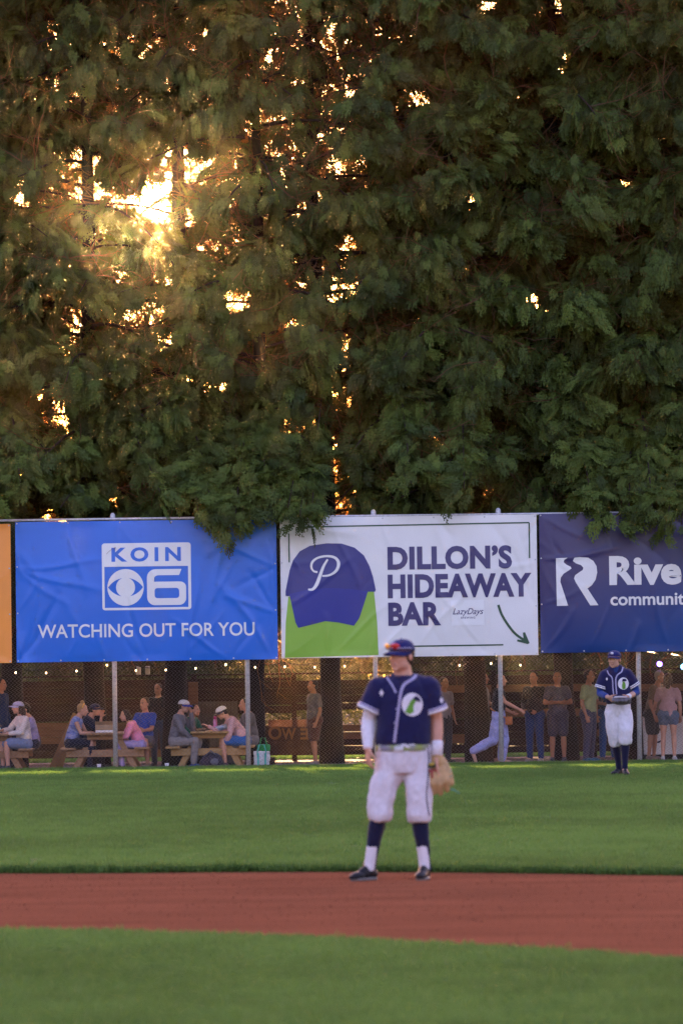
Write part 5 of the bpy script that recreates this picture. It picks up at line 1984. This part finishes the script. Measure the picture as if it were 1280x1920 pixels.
def person(label, loc, rot, J, skin=M_skin2, shirt=(.2, .2, .2), sleeve='short', pants=(.03, .04, .08), leg='long', shoes=(.05, .05, .06), hair='brown', long_hair=False, cap=None, brim=None,
           hyaw=0, hpitch=0, s=1.0, wide=1.0, top_gap=None, group='spectators in the picnic area behind the fence', capback=False, wr=.008, hipw=1.0):
    t = thing('person', label, 'person', loc, R(rot), group)
    J = {k: v * s for k, v in J.items()}
    W = wide
    bm = bmesh.new()
    HM = head_prims(bm, J['head'], s * .98, R(hyaw), R(hpitch))
    p_chain(bm, [J['neck'] + V3(0, 0, -.04), J['neck'].lerp(J['head'], .35), J['head'] + HM @ V3(0, .01, -.05) * s], [.07 * s, .054 * s, .052 * s])
    mid = J['pel'].lerp(J['neck'], .5)
    p_chain(bm, [J['pel'], mid, J['neck'].lerp(mid, .25)], [.115 * s * W, .11 * s * W, .10 * s])
    for k in 'LR':
        sgn = 1 if k == 'L' else -1
        a, e, w = J['sh' + k], J['el' + k], J['wr' + k]
        p_chain(bm, [J['neck'].lerp(a, .4) + V3(0, 0, -.04), a, a.lerp(e, .5), e, e.lerp(w, .3), w], [.05 * s, .048 * s, .045 * s * W, .037 * s, .040 * s, .026 * s])
        h, n_, an = J['hip' + k], J['kn' + k], J['an' + k]
        p_chain(bm, [h, h.lerp(n_, .5), n_, n_.lerp(an, .3), an], [.085 * s * W, .072 * s * W, .052 * s, .052 * s * W, .034 * s])
        hand_prims(bm, w, (w - e) + V3(0, -.02, 0), V3(-sgn * .7, -.6, .2), .4, .95 * s)
    body = obj('body', fuse(bm, .0115, 2), skin, t)
    face_bits(body, J['head'], s * .98, HM)
    # hair
    bm = bmesh.new()
    H = lambda x, y, z: J['head'] + HM @ (V3(x, y, z) * s)
    p_sphere(bm, H(0, .030, .034 if cap else .040), tuple(q * s for q in (.081, .092, .076 if cap else .090)), HM, 16)
    p_sphere(bm, H(0, .055, -.01), tuple(q * s for q in (.068, .052, .065)), HM, 14)
    if long_hair:
        p_chain(bm, [H(0, .075, .0), H(0, .095, -.09), H(0, .10, -.20)], [.060 * s, .060 * s, .038 * s])
        for q in (-1, 1):
            p_chain(bm, [H(.068 * q, .02, .02), H(.072 * q, .035, -.10)], [.024 * s, .022 * s])
    obj('hair', fuse(bm, .010, 1, .004, 50), HAIR[hair], t)
    if cap:
        CMx = HM @ (Matrix.Rotation(PI, 3, 'Z') if capback else Matrix.Identity(3))
        cap_shape(t, J['head'] + HM @ V3(0, 0, .012) * s, s * 1.05, CMx, cm(cap), cm(brim) if brim else None)
    # shirt
    bm = bmesh.new()
    lo = J['pel'].lerp(J['neck'], .04 if top_gap is None else top_gap)
    p_chain(bm, [lo, lo.lerp(mid, .5), mid, J['neck'].lerp(mid, .35), J['neck'] + V3(0, .0, -.05 * s)], [.135 * s * W, .135 * s * W, .128 * s * W, .115 * s, .066 * s])
    for k in 'LR':
        a, e, w = J['sh' + k], J['el' + k], J['wr' + k]
        p_chain(bm, [mid.lerp(a, .55), a], [.10 * s * W, .064 * s])
        p_chain(bm, [J['neck'] + V3(0, 0, -.06 * s), a], [.060 * s, .062 * s])
        sgn = 1 if k == 'L' else -1
        p_sphere(bm, J['pel'].lerp(mid, .5) + V3(.055 * sgn * W, 0, 0) * s, .115 * s * W)
        if sleeve == 'short':
            p_chain(bm, [a, a.lerp(e, .62)], [.066 * s, .062 * s])
        elif sleeve == 'long':
            p_chain(bm, [a, a.lerp(e, .6), e, e.lerp(w, .4), w.lerp(e, .06)], [.064 * s, .058 * s, .054 * s, .052 * s, .040 * s])
    obj('shirt', fuse(bm, .0125, 2, wr, 7, (1.2, 1.2, 1), loc[0]), cm(shirt), t)
    # trousers
    bm = bmesh.new()
    p_chain(bm, [J['pel'].lerp(J['neck'], .10), J['pel']], [.125 * s * W, .135 * s * W])
    for k in 'LR':
        h, n_, an = J['hip' + k], J['kn' + k], J['an' + k]
        p_sphere(bm, h + V3(.012 if k == 'L' else -.012, .015, 0) * s, .112 * s * W)
        if leg == 'short':
            p_chain(bm, [h, h.lerp(n_, .55), h.lerp(n_, .82)], [.105 * s * W, .098 * s * W, .090 * s * W])
        elif leg == 'mini':
            p_chain(bm, [h, h.lerp(n_, .28)], [.106 * s * W, .102 * s * W])
        else:
            f = hipw
            p_chain(bm, [h, h.lerp(n_, .5), n_, n_.lerp(an, .4), an.lerp(n_, .04)], [.102 * s * W, .090 * s * W * f, .072 * s * f, .068 * s * f, .056 * s * f])
    obj('trousers' if leg == 'long' else 'shorts', fuse(bm, .0125, 2, wr, 7, (1.2, 1.2, 1), loc[0] + 3), cm(pants), t)
    for k in 'LR':
        an, n_ = J['an' + k], J['kn' + k]
        bm = bmesh.new()
        d = V3(.12 if k == 'L' else -.12, -1, 0).normalized()
        sh = an - n_
        if an.z > .2:                                  # lifted heel
            d = V3(0, -.35, -1).normalized()
        a0 = an + V3(0, 0, -.035 * s)
        p_cap(bm, a0 - d * .03 * s, a0 + d * .09 * s + V3(0, 0, -.006), .042 * s, .038 * s)
        p_cap(bm, a0 + d * .09 * s + V3(0, 0, -.006), a0 + d * .165 * s + V3(0, 0, -.018), .038 * s, .030 * s)
        p_cap(bm, an, a0, .036 * s, .042 * s)
        obj('shoe', fuse(bm, .010, 1), cm(shoes), t)
    return t, J, HM


def on_bench(tbl, side, dy):
    """seat of a picnic table; side -1 is the left bench"""
    return tbl.location + V3(side * .66, dy, 0)


# --- left table
person('person in dark blue standing at the left end behind the first table', gpt(3, 103.0), 60, stand(), shirt=(.02, .05, .16), sleeve='long', pants=(.03, .06, .16), hair='dark')
J = sit(.12, .30); J['elR'] += V3(-.03, -.02, .04); J['wrR'] += V3(.0, -.04, .06)
t, Jp, HMp = person('woman in a white knit sweater, denim shorts and lavender cap seated at the left table', on_bench(T1, 1, -.62), -62, J, shirt=(.62, .55, .56), sleeve='long', pants=(.16, .20, .34), leg='short',
                    cap=(.42, .42, .68), long_hair=True, hyaw=-22, wide=1.08, wr=.012)
ph_ = thing('phone', 'bright phone in the hand of the woman with the lavender cap', 'phone', (0, 0, 0))
w_ = t.matrix_basis @ (Jp['wrR'] + V3(.02, -.13, .03))
ph_.location = w_
bm = bmesh.new(); box(bm, -.065, .065, -.004, .004, -.035, .035, Matrix.Rotation(R(-50), 4, 'X'), bevel=.003); obj('case', bm, cm((.05, .05, .06)), ph_)
bm = bmesh.new(); box(bm, -.058, .058, -.006, -.0045, -.03, .03, Matrix.Rotation(R(-50), 4, 'X')); obj('screen', bm, mat('phone_screen', (.4, .5, .6), .2, emit=((.55, .75, 1.0), .35)), ph_)
person('person in a long sleeved lavender shirt seated behind the woman with the lavender cap', on_bench(T1, 1, -.12) + V3(.14, 0, 0), -75, sit(.18, .3), shirt=(.34, .30, .56), sleeve='long', pants=(.03, .03, .05), hair='dark', s=.97)
person('person in dark purple with dark hair seated at the far end of the left table', on_bench(T1, 1, .5) + V3(.12, 0, 0), -80, sit(.25, .32), shirt=(.045, .02, .12), sleeve='long', pants=(.02, .02, .03), hair='dark')
# --- middle table
J = sit(.30, .46)
t, Jp, HMp = person('blonde woman in a sleeveless blue top seated at the middle table', on_bench(T2, -1, -.55), 80, J, shirt=M_pat, sleeve='none', pants=(.015, .016, .03), leg='short', shoes=(.015, .015, .025), hair='blond', hyaw=4, hpitch=12, s=.98)
bm = bmesh.new()
Hh = lambda x, y, z: Jp['head'] + HMp @ V3(x, y, z)
p_sphere(bm, Hh(0, .04, .145), (.04, .04, .038))
obj('hair_bun', fuse(bm, .008, 1, .004, 60), HAIR['blond'], t)
bm = bmesh.new(); tube(bm, [Hh(math.cos(a) * .088, .0, .03 + math.sin(a) * .10) for a in np.linspace(.1, PI - .1, 12)], .010, 6); obj('headband', bm, cm((.75, .42, .10)), t)
for k in 'LR':
    bm = bmesh.new(); p_chain(bm, [Jp['kn' + k].lerp(Jp['an' + k], .18), Jp['kn' + k].lerp(Jp['an' + k], .4), Jp['an' + k]], [.054, .062, .046]); obj('boot_shaft', fuse(bm, .011, 1), cm((.015, .015, .03)), t)
J = sit(.42, .36); J['wrR'] = J['head'] + V3(-.03, -.12, -.13); J['elR'] = J['shR'] + V3(-.02, -.26, -.24)
person('man in a navy tee and navy cap leaning on the middle table', on_bench(T2, -1, .45) + V3(.12, 0, 0), 78, J, skin=M_skin, shirt=(.015, .02, .05), pants=(.03, .03, .04), hair='dark', cap=(.03, .035, .09), brim=(.03, .035, .09), hyaw=-12)
J = sit(.42, .40, .42)
person('child in a pink jacket and lavender trousers seated at the table, leaning on it', on_bench(T2, 1, -.5), -82, J, shirt=(.72, .26, .42), sleeve='long', pants=(.34, .27, .52), hair='dark', long_hair=True, hpitch=8, s=.90)
J = sit(-.05, .20); J['knL'] += V3(.14, .10, 0); J['anL'] += V3(.22, .02, 0)
person('man in a royal blue tee seated behind the child in pink', on_bench(T2, 1, .35) + V3(.06, 0, 0), -34, J, shirt=(.012, .07, .46), pants=(.05, .08, .16), leg='short', shoes=(.3, .22, .18), hair='brown', skin=M_skin2, s=1.02)
person('person in a dull grey jacket standing behind the man in royal blue', gpt(299, 103.6), -20, stand(), shirt=(.02, .02, .024), sleeve='long', pants=(.04, .07, .12), hair='dark', s=.92)
# --- yellow table
J = sit(.20, .3); J['wrL'] = J['head'] + V3(.02, -.13, -.12); J['elL'] = J['shL'] + V3(.03, -.20, -.24); J['wrR'] = V3(-.1, -.36, .56); J['anL'] += V3(-.02, .06, 0); J['anR'] += V3(.05, .02, 0)
t, Jp, HMp = person('man in a grey jacket and blue brimmed white cap, hand at his chin', on_bench(T3, -1, -.62), 74, J, shirt=(.17, .155, .18), sleeve='long', pants=(.25, .22, .22), shoes=(.03, .06, .20), hair='brown',
                    cap=(.68, .64, .70), brim=(.03, .05, .35), hpitch=10, wr=.012)
person('dark haired person in a green top at the far side of the yellow table', on_bench(T3, -1, .45) + V3(.15, 0, 0), 58, sit(.32, .4), shirt=(.012, .13, .085), sleeve='long', pants=(.03, .03, .04), hair='dark', s=.95)
J = sit(.62, .3); J['wrL'] = V3(.06, -.42, .40); J['elL'] = J['shL'] + V3(.03, -.06, -.27); J['wrR'] = J['shR'] + V3(.05, -.42, -.10)
person('man in a pink shirt and white cap bent forward at the yellow table', on_bench(T3, 1, -.6), -80, J, shirt=(.66, .38, .38), sleeve='long', pants=(.03, .12, .36), leg='short', shoes=(.12, .07, .08), hair='dark', cap=(.72, .70, .72), brim=(.04, .04, .06), hpitch=28, skin=M_skin)
J = sit(.15, .3)
person('person in a pale grey jacket seated just behind the second steel post', on_bench(T3, 1, .4) + V3(.12, 0, 0), -70, J, shirt=(.15, .145, .15), sleeve='long', pants=(.20, .20, .22), hair='dark', skin=M_skin)
# --- standing, from left to right; further back, the shade is put into the colours
J = stand(.0, .12)
person('person in a loose grey shirt and rust coloured shorts walking past the mirrored sign', gpt(590, 102.6), -65, J, skin=M_skin3, shirt=(.12, .115, .12), pants=(.08, .032, .026), leg='short', shoes=(.2, .17, .17), hair='dark', wide=1.12, s=.94, wr=.012)
person('person in a white shirt standing half hidden behind the infield player', gpt(833, 103.1), 40, stand(), skin=M_skin3, shirt=(.24, .22, .26), pants=(.05, .05, .06), hair='brown', s=.95)
J = stand(); J['wrL'] = V3(.05, -.22, 1.12); J['elL'] = V3(.24, -.06, 1.13)
person('man in a grey shirt standing behind the woman in pale wide trousers', gpt(905, 103.2), 70, J, skin=M_skin3, shirt=(.12, .12, .13), pants=(.03, .05, .06), hair='dark')
J = stand(.04); J['knL'] = V3(.07, -.10, .50); J['anL'] = V3(.07, -.05, .09); J['knR'] = V3(-.07, .10, .47); J['anR'] = V3(-.08, .50, .26)
J['elR'] = V3(-.22, -.14, 1.20); J['wrR'] = V3(-.20, -.40, 1.06); J['elL'] = V3(.22, -.02, 1.12); J['wrL'] = V3(.2, -.24, 1.0)
t, Jp, HMp = person('woman in a black tank top and pale blue wide trousers walking with an orange bag', gpt(935, 101.2), 86, J, shirt=(.010, .010, .014), sleeve='none', pants=(.30, .32, .62), shoes=(.42, .26, .20), hair='brown', s=.98, top_gap=.28, hipw=1.35, wr=.014)
bag = thing('shoulder_bag', 'orange shoulder bag on the hip of the woman in pale blue trousers', 'bag', (0, 0, 0))
bag.location = t.location
bag.rotation_euler = t.rotation_euler
bm = bmesh.new(); tube(bm, [V3(.02, .15, 1.06), V3(-.135, .06, 1.0), V3(-.15, -.05, .93), V3(-.12, -.15, .87)], .012, 6); obj('strap', bm, cm((.50, .17, .05)), bag)
bm = bmesh.new(); box(bm, -.13, -.05, -.27, -.13, .74, .90, bevel=.02); obj('pouch', bm, cm((.36, .12, .04)), bag)
J = stand(); J['wrL'] = V3(.12, -.22, .98); J['wrR'] = V3(-.14, -.22, 1.0)
person('man in a black long sleeved top and blue jeans standing right of the walking woman', gpt(1003, 102.7), -25, J, skin=M_skin3, shirt=(.015, .015, .02), sleeve='long', pants=(.018, .045, .15), shoes=(.3, .26, .26), hair='dark')
J = stand()
for k, sg_ in (('L', 1), ('R', -1)):
    J['el' + k] = V3(.25 * sg_, -.10, 1.14)
    J['wr' + k] = V3(-.08 * sg_, -.22 - .03 * sg_, 1.15)
person('man in a grey tee and dark shorts standing with crossed arms', gpt(1046, 102.5), 0, J, skin=M_skin3, shirt=(.07, .07, .11), pants=(.04, .04, .07), leg='short', shoes=(.03, .03, .05), hair='dark', s=1.0, wide=1.08)
J = stand(); J['wrL'] = V3(.10, -.24, 1.10); J['elL'] = V3(.23, -.08, 1.12)
person('man in a pale yellow green tee standing side on near the outfield player', gpt(1104, 102.2), 62, J, skin=M_skin3, shirt=(.30, .32, .17), pants=(.05, .05, .085), shoes=(.03, .10, .18), hair='dark', s=1.01, wide=1.12)
person('person in blue jeans standing mostly hidden behind the outfield player', gpt(1140, 102.9), 10, stand(), skin=M_skin3, shirt=(.03, .06, .10), pants=(.03, .07, .19), shoes=(.12, .07, .05), hair='dark')
J = stand(.22)
person('grey haired man in a tan shirt and dark shorts leaning over the white counter', gpt(1222, 102.9), 62, J, skin=M_skin3, shirt=(.16, .12, .08), pants=(.03, .03, .03), leg='short', shoes=(.2, .14, .12), hair='grey', s=.99)
J = stand(.06); J['elL'] = V3(.26, -.10, 1.14); J['wrL'] = V3(.30, -.30, 1.02)
person('woman in a loose pink top and denim shorts standing at the white counter', gpt(1253, 102.4), 172, J, shirt=(.40, .25, .28), pants=(.08, .12, .20), leg='mini', shoes=(.45, .42, .42), hair='brown', long_hair=True, s=.96, wide=1.05, wr=.014)

# ------------------------------------------------------------------ things on and around the tables
def quick(name, label, cat, loc, bm, m, group=None, rot=0.0):
    o = obj(name, bm, m)
    o.location = loc
    o.rotation_euler = (0, 0, R(rot))
    return tag(o, label, cat, group)


TZ = .695
bm = bmesh.new(); box(bm, -.17, .17, -.13, .13, 0, .16, bevel=.008)
o = quick('cardboard_box', 'open tan cardboard box on the middle picnic table', 'box', T2.location + V3(-.02, -.45, TZ), bm, mat('cardboard', (.36, .25, .16), .85, .1, 10))
bm = bmesh.new(); box(bm, -.17, .17, -.015, -.01, 0, .09, Matrix.Translation((0, -.13, .16)) @ Matrix.Rotation(R(50), 4, 'X')); obj('flap', bm, o.data.materials[0], o, smooth=False)
bm = bmesh.new(); box(bm, -.20, .20, -.10, .10, 0, .045, bevel=.01)
quick('food_tray', 'white food tray at the front edge of the middle picnic table', 'tray', T2.location + V3(.03, -.80, TZ), bm, M_wht)
bt = thing('water_bottle', 'tall pink water bottle standing on the yellow picnic table', 'bottle', T3.location + V3(.10, -.5, TZ))
bm = bmesh.new(); tube(bm, [(0, 0, 0), (0, 0, .01), (0, 0, .20), (0, 0, .225)], [.034, .038, .038, .028], 16); obj('flask', bm, mat('pink_flask', (.62, .22, .45), .35, .05, 5, spec=.5), bt)
bm = bmesh.new(); tube(bm, [(0, 0, .225), (0, 0, .27), (0, 0, .28)], [.030, .030, .02], 14); obj('lid', bm, mat('pink_lid', (.55, .06, .25), .4, .05, 5), bt)
bm = bmesh.new(); box(bm, -.15, .15, -.10, .10, 0, .10, Matrix.Rotation(R(-14), 4, 'Y'), bevel=.02)
quick('foil_bag', 'shiny blue and silver bag on the yellow picnic table', 'bag', T3.location + V3(.25, -.45, TZ + .02), bm, mat('foil', (.10, .2, .42), .3, .2, 14, .6, 18, .5, .3, color2=(.45, .48, .55)))
bm = bmesh.new(); p_sphere(bm, (0, 0, .03), (.07, .05, .03)); p_sphere(bm, (.06, .03, .03), (.05, .05, .035)); p_sphere(bm, (-.07, .0, .025), (.04, .05, .025))
quick('food_heap', 'small heap of food in dark paper on the yellow picnic table', 'food', T3.location + V3(-.17, -.7, TZ), bm, mat('bread', (.35, .22, .10), .8, .4, 18, color2=(.05, .04, .04)))
# bags on the ground
bp_ = thing('backpack', 'dark backpack lying under the yellow picnic table', 'backpack', gpt(398, 101.15))
bm = bmesh.new(); p_sphere(bm, (0, 0, .14), (.20, .13, .15)); p_sphere(bm, (.10, -.03, .10), (.12, .12, .11)); p_sphere(bm, (-.14, 0, .09), (.10, .11, .10))
obj('bag_body', fuse(bm, .012, 2, .014, 8), cm((.03, .03, .05)), bp_)
bm = bmesh.new(); tube(bm, [(-.1, -.1, .25), (-.02, -.15, .33), (.08, -.12, .24)], .013, 6); obj('strap', bm, cm((.10, .12, .16)), bp_)
bm = bmesh.new(); p_sphere(bm, (.05, -.13, .12), (.09, .03, .07)); obj('pocket', fuse(bm, .012, 1), cm((.12, .13, .17)), bp_)


def tote(label, loc, m, ms, w=.15, h=.30):
    t = thing('tote_bag', label, 'bag', loc, 0, 'shopping bags by the second steel post')
    bm = bmesh.new()
    p_loft(bm, [(0, 0, .0, w * .95, .08), (0, 0, h * .5, w, .09), (0, 0, h, w * 1.02, .07)], 20)
    obj('bag_body', fuse(bm, .012, 1, .014, 8), m, t)
    for y in (-.075, .07):
        bm = bmesh.new()
        tube(bm, [(-w * .5, y, h * .6), (-w * .55, y, h), (-w * .3, y - .02, h + .13), (w * .3, y - .02, h + .13), (w * .55, y, h), (w * .5, y, h * .6)], .012, 6)
        obj('handle', bm, ms, t)
    bm = bmesh.new()
    for x in (-w * .45, w * .45):
        box(bm, x - .016, x + .016, -.098, -.088, .02, h * .9)
    b_ = obj('stripe', bm, ms, t, smooth=False)
    b_['kind'] = 'stuff'


tote('white tote bag with teal handles on the ground by the second steel post', gpt(491, 101.0), mat('tote_print', (.62, .58, .62), .8, .2, 16, color2=(.45, .55, .58)), cm((.06, .42, .36)))
tote('green shopping bag behind the white tote bag', gpt(494, 101.5) + V3(0, 0, .18), cm((.02, .28, .07)), cm((.02, .22, .06)), .12, .24)
bm = bmesh.new(); box(bm, -.22, .22, -.18, .18, 0, .18, bevel=.008)
quick('wooden_crate', 'low dark crate under the green shopping bag', 'crate', gpt(494, 101.5), bm, M_board)
for i, (px, lab) in enumerate(((313, 'small white paper cup on the ground by the grey jacketed man'), (186, 'small white paper cup on the ground under the middle table'))):
    bm = bmesh.new(); tube(bm, [(0, 0, 0), (0, 0, .11)], [.03, .042], 14)
    quick('paper_cup', lab, 'cup', gpt(px, 100.7), bm, M_wht, 'paper cups on the ground')
# boards leaning by the first tree
for i, (px, lean, lab) in enumerate(((98, 24, 'longer brown board leaning beside the trunk left of the middle table'), (112, 16, 'shorter brown board leaning beside the trunk left of the middle table'))):
    bm = bmesh.new(); box(bm, -.06, .06, -.02, .02, 0, 1.15 - .2 * i, bevel=.004)
    o = obj('leaning_board', bm, M_cedar, None, smooth=False)
    o.location = gpt(px, 103.2 + .1 * i)
    o.rotation_euler = (R(-8), R(lean), 0)
    tag(o, lab, 'board', 'loose boards leaning under the trees')
# white bar counter
bc = thing('bar_counter', 'white fronted bar counter with a dark round emblem behind the woman in pink', 'counter', gpt(1262, 103.7))
bm = bmesh.new(); box(bm, -.62, 1.4, -.02, .5, .10, .84, bevel=.008); obj('front_panel', bm, mat('white_panel', (.80, .78, .82), .7, .08, 3, .2, 12), bc, smooth=False)
bm = bmesh.new(); box(bm, -.68, 1.46, -.08, .56, .842, .90, bevel=.008); obj('counter_top', bm, cm((.02, .02, .025)), bc, smooth=False)
bm = bmesh.new(); box(bm, -.55, 1.35, .03, .45, 0, .098); obj('plinth', bm, cm((.03, .025, .02)), bc, smooth=False)
bm = bmesh.new()
n = 28
lo_, hi_ = [], []
for k in range(n):
    a = 2 * PI * k / n
    lo_.append(bm.verts.new((-.32 + .15 * math.cos(a), -.024, .47 + .15 * math.sin(a))))
    hi_.append(bm.verts.new((-.32 + .115 * math.cos(a), -.024, .47 + .115 * math.sin(a))))
for k in range(n):
    bm.faces.new((lo_[k], lo_[(k + 1) % n], hi_[(k + 1) % n], hi_[k]))
obj('ring_emblem', bm, cm((.03, .03, .08)), bc)
# ------------------------------------------------------------------ orange haze volume added to imitate lens glow round the sun
hm = bpy.data.materials.new('glow_haze')
hm.use_nodes = True
hn, hl = hm.node_tree.nodes, hm.node_tree.links
hn.clear()
pv = hn.new('ShaderNodeVolumePrincipled')
pv.inputs['Color'].default_value = (1.0, 0.66, 0.36, 1)
pv.inputs['Density'].default_value = 0.000042
pv.inputs['Anisotropy'].default_value = 0.97
ho = hn.new('ShaderNodeOutputMaterial')
hl.new(pv.outputs[0], ho.inputs['Volume'])
bm = bmesh.new()
box(bm, -80, 80, -30, 300, -2.0, 21.0)
hz = obj('glow_haze', bm, hm, smooth=False)
hz['kind'] = 'stuff'

bpy.data.scenes.remove(WORK)
